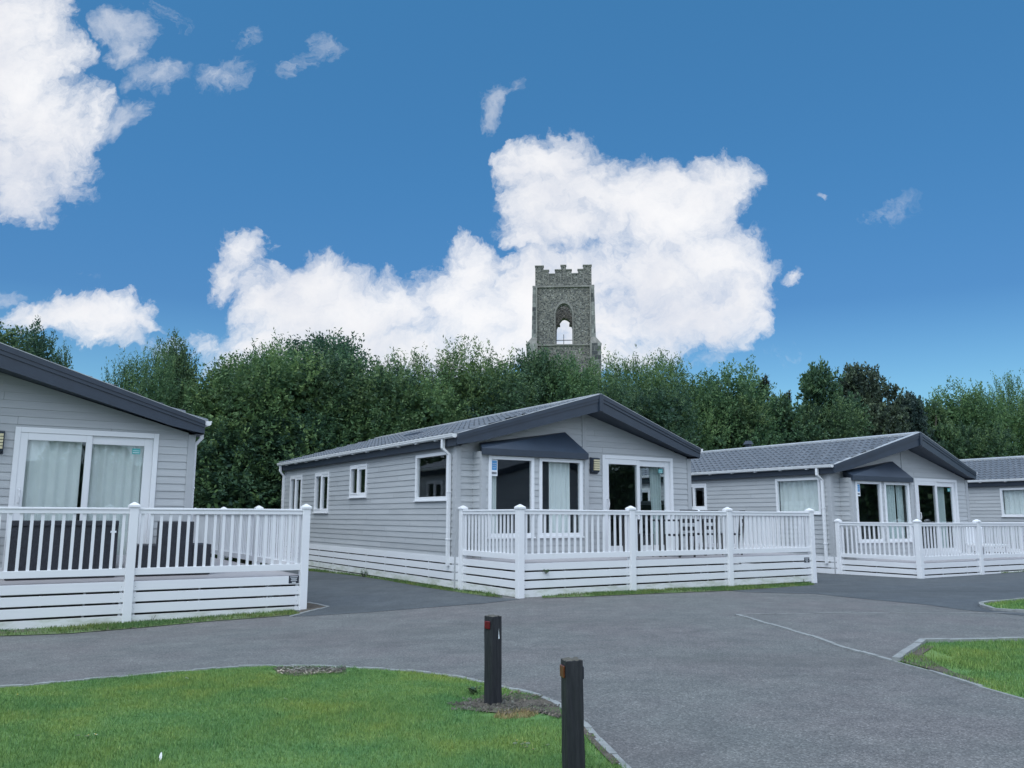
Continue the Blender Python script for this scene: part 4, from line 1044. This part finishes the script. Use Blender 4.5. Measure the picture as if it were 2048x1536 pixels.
# ------------------------------------------------------------------ trees
def crown_mesh(kind, R, Ht, seed, mat):
    r = np.random.default_rng(seed); V = []; T = []
    lobes = []
    if kind == 'bushy':
        for i in range(19):
            t = r.uniform(.05, .95)**.75; a = r.uniform(0, 2*PI); q = R*(.66-.22*t**2)*r.uniform(.5, 1)
            lobes.append((q*math.cos(a), q*math.sin(a), Ht*(.10+.74*t), R*r.uniform(.36, .52)*(1-.15*t), R*r.uniform(.4, .6)))
        per, leaves, sl, ll, lw, upb, shoots = 62, 22, (.35, .75), (.085, .14), .5, .45, 70
    elif kind == 'willow':
        for i in range(18):
            t = i/17; a = r.uniform(0, 2*PI); q = R*(.64-.12*t)*r.uniform(.4, 1)
            lobes.append((q*math.cos(a), q*math.sin(a), Ht*(.10+.72*t), R*r.uniform(.38, .54), R*r.uniform(.45, .7)))
        per, leaves, sl, ll, lw, upb, shoots = 64, 26, (.5, 1.0), (.10, .16), .30, .95, 130
    elif kind == 'sparse':
        for i in range(13):
            t = r.uniform(.2, 1); a = r.uniform(0, 2*PI); q = R*(.75-.45*t)*r.uniform(.3, 1)
            lobes.append((q*math.cos(a), q*math.sin(a), Ht*(.2+.74*t), R*r.uniform(.22, .34), R*r.uniform(.3, .45)))
        per, leaves, sl, ll, lw, upb, shoots = 46, 20, (.3, .6), (.09, .15), .5, .35, 60
    else:
        for i in range(18):
            t = r.uniform(.0, 1); a = r.uniform(0, 2*PI); q = R*(.75-.5*t**1.5)*r.uniform(.4, 1)
            lobes.append((q*math.cos(a), q*math.sin(a), Ht*(.15+.75*t), R*r.uniform(.25, .38), R*r.uniform(.28, .42)))
        per, leaves, sl, ll, lw, upb, shoots = 60, 22, (.25, .55), (.13, .20), .6, .2, 25
    base = []; dirs = []; lens = []
    for (x, y, z, a, b) in lobes:
        n = per; d = r.normal(size=(n, 3)); d /= np.linalg.norm(d, axis=1)[:, None]; d[:, 2] = np.where(d[:, 2] < -.3, -d[:, 2], d[:, 2])
        base.append(np.array([x, y, z])+d*np.array([a, a, b])*r.uniform(.55, 1.0, (n, 1)))
        q = d*.75+np.array([0, 0, upb])+r.normal(size=(n, 3))*.3; dirs.append(q/np.linalg.norm(q, axis=1)[:, None]); lens.append(r.uniform(*sl, n))
    tops = sorted(lobes, key=lambda l: -(l[2]+l[4]))[:6]
    for i in range(shoots):
        x, y, z, a, b = tops[r.integers(len(tops))]; th = r.uniform(0, 2*PI); rr = math.sqrt(r.random())*a
        base.append(np.array([[x+rr*math.cos(th), y+rr*math.sin(th), z+b*math.sqrt(max(0, 1-(rr/a)**2))*.9]])); q = np.array([[r.normal()*.22+.12, r.normal()*.22, 1.0]]); dirs.append(q/np.linalg.norm(q)); lens.append(np.array([r.uniform(*sl)*1.15]))
    base = np.concatenate(base); dirs = np.concatenate(dirs); lens = np.concatenate(lens); ns = len(base)
    base[:, 2] = np.maximum(base[:, 2], .15)
    t = np.tile(np.linspace(.05, 1, leaves), (ns, 1))+r.uniform(-.03, .03, (ns, leaves))
    P = base[:, None, :]+dirs[:, None, :]*(t*lens[:, None])[..., None]+r.normal(size=(ns, leaves, 3))*.045
    ls_ = np.concatenate([np.repeat(r.normal(0, .16, len(lobes)), per), r.normal(.1, .1, shoots)]); stone = np.clip(r.normal(.45, .2, ns)+ls_, 0, 1)
    tone = np.clip(stone[:, None]+r.normal(0, .17, (ns, leaves)), 0, 1)
    P = P.reshape(-1, 3); D = np.repeat(dirs, leaves, 0); tone = tone.ravel()
    n = len(P)
    ax = D*.6+r.normal(size=(n, 3))*.55; ax /= np.linalg.norm(ax, axis=1)[:, None]
    nm = r.normal(size=(n, 3))*.6+np.array([0, 0, .6]); sd = np.cross(ax, nm); sd /= np.linalg.norm(sd, axis=1)[:, None]+1e-6
    l = r.uniform(*ll, n)[:, None]; w = l*lw*.5
    q = np.stack([P, P+ax*l*.45+sd*w, P+ax*l, P+ax*l*.45-sd*w], 1)
    # dense inner leaves that close the crown
    m = 7000 if kind in ('bushy', 'willow') else 3000
    idx = r.integers(len(lobes), size=m); Lb = np.array(lobes)[idx]; d = r.normal(size=(m, 3)); d /= np.linalg.norm(d, axis=1)[:, None]; d *= (r.random(m)**.5)[:, None]*.82
    Pi = Lb[:, :3]+d*np.stack([Lb[:, 3], Lb[:, 3], Lb[:, 4]], 1); Pi[:, 2] = np.maximum(Pi[:, 2], .1)
    ax = r.normal(size=(m, 3)); ax /= np.linalg.norm(ax, axis=1)[:, None]; sd = np.cross(ax, r.normal(size=(m, 3))); sd /= np.linalg.norm(sd, axis=1)[:, None]
    l = r.uniform(.15, .27, m)[:, None]; qi = np.stack([Pi-ax*l/2, Pi+sd*l*.3, Pi+ax*l/2, Pi-sd*l*.3], 1)
    return raw_mesh('crown', np.concatenate([q, qi]), 4, mat, np.concatenate([tone, np.clip(r.normal(.35, .18, m), 0, 1)]))
def pine_mesh(R, Ht, seed):
    r = np.random.default_rng(seed); V = []; T = []
    for i in range(64):
        t = r.uniform(.1, 1); a = r.uniform(0, 2*PI); b = np.array([0, 0, Ht*t*.86]); q = R*(1.12-t)*r.uniform(.35, 1)+.1
        tip = b+np.array([q*math.cos(a), q*math.sin(a), .25*q+.3])
        for s in (.45, .75, 1.0):
            c = b+(tip-b)*s; m = 150; zz = r.uniform(0, .55, m); th = r.uniform(0, 2*PI, m)
            p0 = c+np.stack([0*zz, 0*zz, zz], 1); d = np.stack([np.cos(th), np.sin(th), np.full(m, 1.0)], 1); d /= 1.41; l = r.uniform(.07, .14, m)[:, None]
            sd = np.stack([-np.sin(th), np.cos(th), 0*th], 1)*.012
            V.append(np.stack([p0-sd, p0+sd, p0+d*l+sd*.4, p0+d*l-sd*.4], 1)); T.append(np.clip(r.normal(.4, .2, m), 0, 1))
    return raw_mesh('crown', np.concatenate(V), 4, 'pine', np.concatenate(T))
def trunk_mesh(Ht, r0, seed, reach):
    rd = random.Random(seed); mb = MB()
    pts = [(0, 0, -.2)]; 
    for k in range(1, 7): pts.append((rd.uniform(-.1, .1)*k*.4, rd.uniform(-.1, .1)*k*.4, Ht*.85*k/6))
    mb.tube(pts, [r0*(1-.13*k) for k in range(7)], 8)
    for i in range(12):
        k = rd.randrange(1, 6); p = Vector(pts[k]); a = rd.uniform(0, 2*PI); ln = reach*rd.uniform(.6, 1)*(1.1-.12*k)
        e = p+Vector((math.cos(a)*ln, math.sin(a)*ln, ln*rd.uniform(.5, 1.1))); m = (p+e)/2+Vector((0, 0, -.1))
        mb.tube([p, m, e], [r0*.45, r0*.28, r0*.1], 6)
    return mb.mesh('trunk', ['trunk'])
PR = {}
def proto(key, kind, R, Ht, seed, mat):
    cm = pine_mesh(R, Ht, seed) if kind == 'pine' else crown_mesh(kind, R, Ht, seed, mat)
    PR[key] = (cm, trunk_mesh(Ht, .16, seed, R*.6), R, Ht)
proto('bush1', 'bushy', 2.7, 7.6, 1, 'leaf'); proto('bush2', 'bushy', 2.7, 7.6, 2, 'leafdark'); proto('bush3', 'bushy', 2.7, 7.6, 9, 'leafdark')
proto('wil1', 'willow', 2.6, 7.4, 3, 'leaf'); proto('wil2', 'willow', 2.6, 7.4, 4, 'leaf'); proto('wil3', 'willow', 2.6, 7.4, 8, 'leafdark')
proto('sp1', 'sparse', 2.4, 8.5, 5, 'leafdark'); proto('cop', 'maple', 2.8, 8.0, 6, 'copper'); proto('map', 'maple', 2.6, 7.5, 7, 'leafdark'); proto('pine', 'pine', 1.6, 7.0, 12, 'pine')
for k_, (cm, tm, R, Ht) in list(PR.items()):        # true crown top, so heights can be given in metres
    co_ = np.empty(len(cm.vertices)*3, np.float32); cm.vertices.foreach_get('co', co_); zz = co_.reshape(-1, 3)[:, 2]
    PR[k_] = (cm, tm, R, float(np.quantile(zz, .995)))
GT = 'trees in the tall hedge line behind the lodges'
def tree(px, row, py, key, wscale, label, name='hedge_tree'):
    X, Y, Z, w = LODGES['B']; d = ray(px, 1025); nx, ny = -math.sin(w), math.cos(w)
    t = (row+X*nx+Y*ny)/(d.x*nx+d.y*ny); x, y = d.x*t, d.y*t
    zt = H+ray(px, py).z*y/ray(px, py).y; z0 = g(x, y); cm, tm, R, Ht = PR[key]
    r = empty(name, (x, y, z0), random.uniform(0, 2*PI)); s = (zt-z0)/Ht; wscale *= 1.30 if key[0] in 'bw' and px > 380 else 1.12
    r.scale = (wscale, wscale, s)
    tag(r, label, 'tree', GT)
    for nm, me in (('trunk', tm), ('crown', cm)):
        o = bpy.data.objects.new(nm, me); C.objects.link(o); o.parent = r
    return r
TREES = [
 (-150, 14.5, 640, 'bush2', 1.0, 'dark leafy tree wholly behind the left lodge roof, beyond the left edge'),
 (30, 16.0, 650, 'sp1', .52, 'loose leafy tree top rising over the left lodge roof at the left edge'),
 (95, 16.5, 700, 'sp1', .26, 'smaller loose tree top just right of the leftmost tree above the roof'),
 (268, 15.0, 704, 'wil2', .42, 'thin feathery tree at the left end of the hedge line'),
 (335, 15.5, 676, 'sp1', .5, 'sparse upright tree top with sky showing through, near the left end of the hedge'),
 (300, 14.3, 735, 'wil1', .55, 'mid green bushy tree low at the left end of the hedge'),
 (420, 14.3, 716, 'wil3', .85, 'green tree rising from the gap between left and middle lodges, left of the pair'),
 (500, 14.0, 712, 'bush1', .9, 'leafy tree straight above the far end of the middle lodge side wall'),
 (480, 16.5, 692, 'wil1', .7, 'lighter green tree top left of the tall round dark crown'),
 (630, 17.5, 668, 'bush2', .95, 'tall round dark crown, highest of the hedge line, left of the tower'),
 (600, 14.2, 712, 'wil2', .85, 'feathery green tree in front of the tall round dark crown'),
 (700, 14.0, 722, 'bush3', .9, 'dense dark bush above the middle of the lodge side roof'),
 (770, 15.2, 708, 'wil1', .85, 'willow like tree with wispy shoots, left of the centre of the hedge'),
 (860, 14.8, 714, 'wil3', .85, 'willow like tree with upright shoots in the centre of the hedge'),
 (820, 13.8, 770, 'bush1', .8, 'low bushy green growth in front of the centre willows'),
 (950, 15.0, 706, 'wil2', .85, 'willow with the tallest wispy shoots, left of the tower'),
 (1045, 15.5, 712, 'bush2', .8, 'dark leafy crown overlapping the left foot of the tower'),
 (1000, 14.0, 755, 'bush3', .85, 'dark bushy tree below the left foot of the tower'),
 (1125, 14.6, 732, 'bush1', .85, 'rounded bright green crown right in front of the tower'),
 (1205, 15.0, 726, 'wil1', .8, 'tree with fine upright shoots at the right foot of the tower'),
 (1160, 13.9, 770, 'wil3', .8, 'low green tree right above the gable peak of the middle lodge'),
 (1290, 15.2, 714, 'wil2', .85, 'spiky topped green tree, second to the right of the tower'),
 (1370, 14.8, 724, 'wil1', .85, 'spiky green tree above the right slope of the middle gable'),
 (1290, 13.9, 775, 'bush3', .85, 'dark bush low behind the right gable slope of the middle lodge'),
 (1450, 14.8, 742, 'bush1', .9, 'loose green tree at the right end of the spiky group'),
 (1520, 15.4, 762, 'pine', 1.9, 'pine with upright brush like shoots between the green trees'),
 (1480, 14.3, 800, 'bush2', .85, 'dark green tree in front of the pine'),
 (1572, 15.6, 790, 'pine', 1.6, 'grey brown thin pine with bare twigs right of the taller pine'),
 (1580, 14.3, 805, 'map', .8, 'dark low tree above the tiled roof of the farther lodge'),
 (1665, 15.2, 742, 'map', .85, 'broad leafed green tree left of the copper tree'),
 (1755, 15.6, 738, 'cop', .95, 'dark copper leaved tree, highest on the right'),
 (1690, 14.0, 810, 'bush3', .8, 'mid green bush in front of the copper tree'),
 (1825, 15.4, 795, 'cop', .7, 'smaller copper tinged tree sloping down right of the tall copper one'),
 (1880, 14.6, 808, 'map', .75, 'low dark tree above the second lodge peak from the right'),
 (1945, 15.2, 776, 'bush1', .85, 'green tree rising at the right end of the hedge'),
 (2030, 15.6, 756, 'wil1', .9, 'bright green tree cut by the right edge'),
 (1960, 13.9, 850, 'bush3', .8, 'dark bush right above the farthest lodge roof'),
 (2130, 15.0, 765, 'bush2', 1.0, 'dark tree just beyond the right edge'),
 (560, 13.6, 830, 'bush3', .75, 'dark low bush at the far end of the drive between the lodges'),
 (440, 13.6, 850, 'bush2', .75, 'dark low bush seen over the left deck railing'),
 (900, 13.6, 800, 'bush2', .8, 'dark low bush just above the left eave of the middle lodge'),
 (690, 13.6, 800, 'bush1', .7, 'low green bush behind the far roof end of the middle lodge'),
]
for a in TREES: tree(*a)

# tall unseen hedges added behind and beside the viewpoint to darken window reflections
def reflected_hedge(pts, h, seed):
    rr = np.random.default_rng(seed); V = []; T = []
    for (a, b), (c, d) in zip(pts, pts[1:]):
        ln = math.hypot(c-a, d-b); n = int(ln*420)
        t = rr.random(n); x = a+(c-a)*t; y = b+(d-b)*t; hh = h*(.8+.2*np.sin(x*.55+y*.4)+.1*np.sin(x*1.7))
        z = hh*rr.random(n)**.8; th = rr.normal(0, .8, n)*np.sqrt(np.clip(1.1-z/hh, .1, 1))
        nx, ny = -(d-b)/ln, (c-a)/ln; P = np.stack([x+nx*th, y+ny*th, z], 1)
        ax = rr.normal(size=(n, 3)); ax /= np.linalg.norm(ax, axis=1)[:, None]; sd = np.cross(ax, rr.normal(size=(n, 3))); sd /= np.linalg.norm(sd, axis=1)[:, None]
        l = rr.uniform(.3, .6, n)[:, None]; V.append(np.stack([P-ax*l/2, P+sd*l*.3, P+ax*l/2, P-sd*l*.3], 1)); T.append(np.clip(rr.normal(.4, .2, n), 0, 1))
    for (a, b), (c, d) in zip(pts, pts[1:]):
        V.append(np.array([[(a, b, -.2), (c, d, -.2), (c, d, h*.72), (a, b, h*.72)]])); T.append(np.array([.2]))
    o = bpy.data.objects.new('hedge', raw_mesh('hedge', np.concatenate(V), 4, 'leafdark', np.concatenate(T))); C.objects.link(o); return tag(o, kind='stuff')
reflected_hedge([(52, 46), (48, 22), (42, 2), (30, -22), (4, -32), (-26, -26), (-42, -6), (-46, 8)], 6.5, 3)

# ------------------------------------------------------------------ sky, clouds and light
SUN_EL, SUN_AZ = math.radians(58), math.radians(205)      # azimuth clockwise from +Y
wd = bpy.data.worlds.new('World'); sc.world = wd; wd.use_nodes = True
ns, ls = wd.node_tree.nodes, wd.node_tree.links
bg = ns['Background']; bg.inputs['Strength'].default_value = .1
sky = N(ns, 'ShaderNodeTexSky', sky_type='NISHITA', sun_disc=False, sun_elevation=SUN_EL, sun_rotation=SUN_AZ, altitude=0, air_density=1.0, dust_density=.6, ozone_density=2.0)
tc = ns.new('ShaderNodeTexCoord').outputs['Generated']
sx = N(ns, 'ShaderNodeSeparateXYZ'); ls.new(tc, sx.inputs[0])
def mth(op, a, b=None, c=None, clamp=False):
    n = N(ns, 'ShaderNodeMath', operation=op); n.use_clamp = clamp
    for i, v in enumerate((a, b, c)):
        if v is None: continue
        if hasattr(v, 'links'): ls.new(v, n.inputs[i])
        else: n.inputs[i].default_value = v
    return n.outputs[0]
yy = mth('MAXIMUM', sx.outputs['Y'], .05)
uu = mth('DIVIDE', sx.outputs['X'], yy); vv = mth('DIVIDE', sx.outputs['Z'], yy)
cb = N(ns, 'ShaderNodeCombineXYZ'); ls.new(uu, cb.inputs[0]); ls.new(vv, cb.inputs[1])
def wn(scale, detail, rough, w=0., stretch=None, col=False, vec=None):
    n = N(ns, 'ShaderNodeTexNoise', noise_dimensions='3D'); n.inputs['Scale'].default_value = scale; n.inputs['Detail'].default_value = detail; n.inputs['Roughness'].default_value = rough
    mp = ns.new('ShaderNodeMapping'); mp.inputs['Location'].default_value = (w, w*.7, w*1.3)
    if stretch: mp.inputs['Scale'].default_value = stretch
    ls.new(vec or cb.outputs[0], mp.inputs[0]); ls.new(mp.outputs[0], n.inputs['Vector']); return n.outputs['Color' if col else 'Fac']
# domain warp
wc = wn(7, 5, .6, 3.1, col=True)
wv = N(ns, 'ShaderNodeVectorMath', operation='SUBTRACT'); ls.new(wc, wv.inputs[0]); wv.inputs[1].default_value = (.5, .5, .5)
wsc = N(ns, 'ShaderNodeVectorMath', operation='SCALE'); ls.new(wv.outputs[0], wsc.inputs[0]); wsc.inputs['Scale'].default_value = .12
wad = N(ns, 'ShaderNodeVectorMath', operation='ADD'); ls.new(cb.outputs[0], wad.inputs[0]); ls.new(wsc.outputs[0], wad.inputs[1])
wc2 = N(ns, 'ShaderNodeTexNoise'); wc2.inputs['Scale'].default_value = 24; wc2.inputs['Detail'].default_value = 6; wc2.inputs['Roughness'].default_value = .65; ls.new(wad.outputs[0], wc2.inputs['Vector'])
wv2 = N(ns, 'ShaderNodeVectorMath', operation='SUBTRACT'); ls.new(wc2.outputs['Color'], wv2.inputs[0]); wv2.inputs[1].default_value = (.5, .5, .5)
ws2 = N(ns, 'ShaderNodeVectorMath', operation='SCALE'); ls.new(wv2.outputs[0], ws2.inputs[0]); ws2.inputs['Scale'].default_value = .045
wad2 = N(ns, 'ShaderNodeVectorMath', operation='ADD'); ls.new(wad.outputs[0], wad2.inputs[0]); ls.new(ws2.outputs[0], wad2.inputs[1])
def blob(px, py, rx, ry, rot=0, s=1.0):
    d = ray(px, py); a = d.x/d.y; b = d.z/d.y; e = ray(px+rx, py); f_ = ray(px, py-ry)
    ru = abs(e.x/e.y-a); rv = abs(f_.z/f_.y-b)
    mp = N(ns, 'ShaderNodeMapping', vector_type='TEXTURE'); mp.inputs['Location'].default_value = (a, b, 0); mp.inputs['Rotation'].default_value = (0, 0, math.radians(rot)); mp.inputs['Scale'].default_value = (ru*1.38, rv*1.38, 1)
    ls.new(wad2.outputs[0], mp.inputs[0]); gr = N(ns, 'ShaderNodeTexGradient', gradient_type='SPHERICAL'); ls.new(mp.outputs[0], gr.inputs[0])
    o = mth('POWER', gr.outputs['Fac'], .55)
    return mth('MULTIPLY', o, s) if s != 1 else o
CL = [(10, 50, 110, 110), (20, 150, 120, 120), (80, 240, 120, 90), (50, 330, 125, 90, 0, .9), (40, 400, 90, 45, 0, .72), (120, 300, 80, 110, 0, .9),
      (60, 655, 60, 28, 0, .9), (150, 645, 90, 38), (220, 650, 70, 42), (195, 685, 75, 26, 0, .9),
      (478, 505, 42, 50, 0, .85), (450, 565, 42, 40, 45, .85),
      (540, 610, 65, 75), (620, 585, 70, 70), (600, 650, 110, 70), (700, 650, 140, 85), (800, 625, 100, 65), (880, 600, 90, 60), (935, 540, 55, 60), (925, 500, 45, 25, 0, .85), (960, 650, 130, 75), (800, 700, 400, 55), (530, 700, 90, 40), (1010, 545, 50, 18, 0, .7), (1060, 620, 110, 80),
      (1045, 295, 40, 28, 0, .85), (1110, 330, 85, 60), (1090, 400, 70, 60), (1180, 380, 110, 75), (1150, 450, 140, 60), (1290, 400, 130, 95), (1420, 360, 80, 60), (1475, 360, 45, 45, 0, .85), (1360, 435, 85, 80), (1425, 520, 85, 55), (1500, 535, 55, 40, 0, .85), (1300, 540, 190, 120), (1480, 590, 70, 55), (1200, 640, 170, 90), (1380, 640, 140, 60), (1070, 490, 50, 25, 0, .8), (1150, 540, 90, 40, 0, .9), (1590, 545, 26, 20, 0, .8), (1500, 640, 50, 30, 0, .7), (1200, 705, 170, 45)]
WISP = [(240, 60, 55, 42, 0, .62), (235, 110, 42, 34, 30, .55), (320, 40, 40, 26, -25, .5), (300, 165, 65, 38, 20, .45), (450, 160, 65, 38, 15, .5), (490, 60, 40, 32, 30, .45), (665, 75, 35, 45, 50, .5), (615, 125, 70, 22, 40, .58), (225, 250, 70, 28, 15, .6), (985, 192, 30, 36, -20, .72), (1035, 160, 22, 18, 0, .4), (1635, 375, 14, 10, 0, .6), (1750, 430, 70, 32, 15, .42), (1420, 705, 45, 16, 0, .55), (1600, 700, 60, 25, 0, .3), (160, 565, 40, 16, 0, .3), (10, 610, 35, 18, 0, .5)]
def union(L):
    o = None
    for q in L:
        b = blob(*q); o = b if o is None else mth('SMOOTH_MAX', o, b, .18)
    return o
n1 = wn(9, 9, .62, 1.0, vec=wad2.outputs[0]); n2 = wn(26, 8, .62, 5.0, vec=wad2.outputs[0])
n3 = wn(60, 6, .68, 7.0, vec=wad2.outputs[0])
nn = mth('ADD', mth('ADD', mth('MULTIPLY', mth('SUBTRACT', n1, .5), 1.0), mth('MULTIPLY', mth('SUBTRACT', n2, .5), .70)), mth('MULTIPLY', mth('SUBTRACT', n3, .5), .25))
def sstep(x, lo, hi, o0=0., o1=1.):
    m = N(ns, 'ShaderNodeMapRange', interpolation_type='SMOOTHSTEP'); ls.new(x, m.inputs[0])
    for i, v in ((1, lo), (2, hi), (3, o0), (4, o1)): m.inputs[i].default_value = v
    return m.outputs[0]
um = union(CL)
dm = mth('MAXIMUM', mth('SUBTRACT', mth('ADD', um, mth('MULTIPLY', nn, sstep(um, .02, .35, 0., 1.15))), .27), 0.)
main = mth('SUBTRACT', 1., mth('POWER', 2.718, mth('MULTIPLY', mth('POWER', dm, 1.45), -5.0)))
uw = union(WISP)
dw = mth('MAXIMUM', mth('SUBTRACT', mth('ADD', uw, mth('MULTIPLY', nn, sstep(uw, .03, .35, 0., 1.35))), .22), 0.)
wisp = mth('SUBTRACT', 1., mth('POWER', 2.718, mth('MULTIPLY', mth('POWER', dw, 1.15), -1.35)))
mask = mth('MAXIMUM', main, wisp)
# unseen broken cloud outside the view, made brighter and bluer to light the scene
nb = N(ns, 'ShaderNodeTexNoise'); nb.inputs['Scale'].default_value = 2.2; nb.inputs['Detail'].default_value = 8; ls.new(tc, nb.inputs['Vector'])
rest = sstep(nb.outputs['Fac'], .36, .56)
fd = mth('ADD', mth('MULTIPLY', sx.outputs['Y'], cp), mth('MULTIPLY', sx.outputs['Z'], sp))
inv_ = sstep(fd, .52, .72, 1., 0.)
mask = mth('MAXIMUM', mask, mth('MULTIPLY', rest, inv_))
# cloud body tone
nt = wn(5, 7, .6, 9.0)
tone = ramp(ns, ls, nt, [(.28, (6.9, 7.15, 7.85)), (.46, (8.3, 8.35, 8.65)), (.62, (9.0, 9.0, 9.15))])
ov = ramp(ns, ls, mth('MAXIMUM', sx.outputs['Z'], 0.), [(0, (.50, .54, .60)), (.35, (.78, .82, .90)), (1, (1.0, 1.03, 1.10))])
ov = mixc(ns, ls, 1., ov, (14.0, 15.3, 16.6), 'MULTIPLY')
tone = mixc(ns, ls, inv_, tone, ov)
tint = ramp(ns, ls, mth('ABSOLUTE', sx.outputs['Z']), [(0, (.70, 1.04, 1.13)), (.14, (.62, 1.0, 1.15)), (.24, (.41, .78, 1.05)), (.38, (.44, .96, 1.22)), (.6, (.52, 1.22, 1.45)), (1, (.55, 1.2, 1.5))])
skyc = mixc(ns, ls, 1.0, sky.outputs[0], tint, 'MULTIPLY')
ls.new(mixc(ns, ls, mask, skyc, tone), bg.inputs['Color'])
wd.cycles.sampling_method = 'MANUAL'; wd.cycles.sample_map_resolution = 1024
sl = bpy.data.lights.new('sun', 'SUN'); sl.energy = 1.5; sl.angle = math.radians(50); sl.color = (.93, .98, 1)
so_ = bpy.data.objects.new('sun', sl); C.objects.link(so_)
dv = Vector((math.sin(SUN_AZ)*math.cos(SUN_EL), math.cos(SUN_AZ)*math.cos(SUN_EL), math.sin(SUN_EL)))
so_.rotation_euler = dv.to_track_quat('Z', 'Y').to_euler(); so_.location = (0, -10, 30)

vs = sc.view_settings; sc.display_settings.display_device = 'sRGB'
vs.view_transform = 'Standard'; vs.look = 'None'; vs.exposure = .12; vs.gamma = 1; vs.use_curve_mapping = False
sc.render.film_transparent = False
try: sc.cycles.max_bounces = 8; sc.cycles.transparent_max_bounces = 12
except Exception: pass
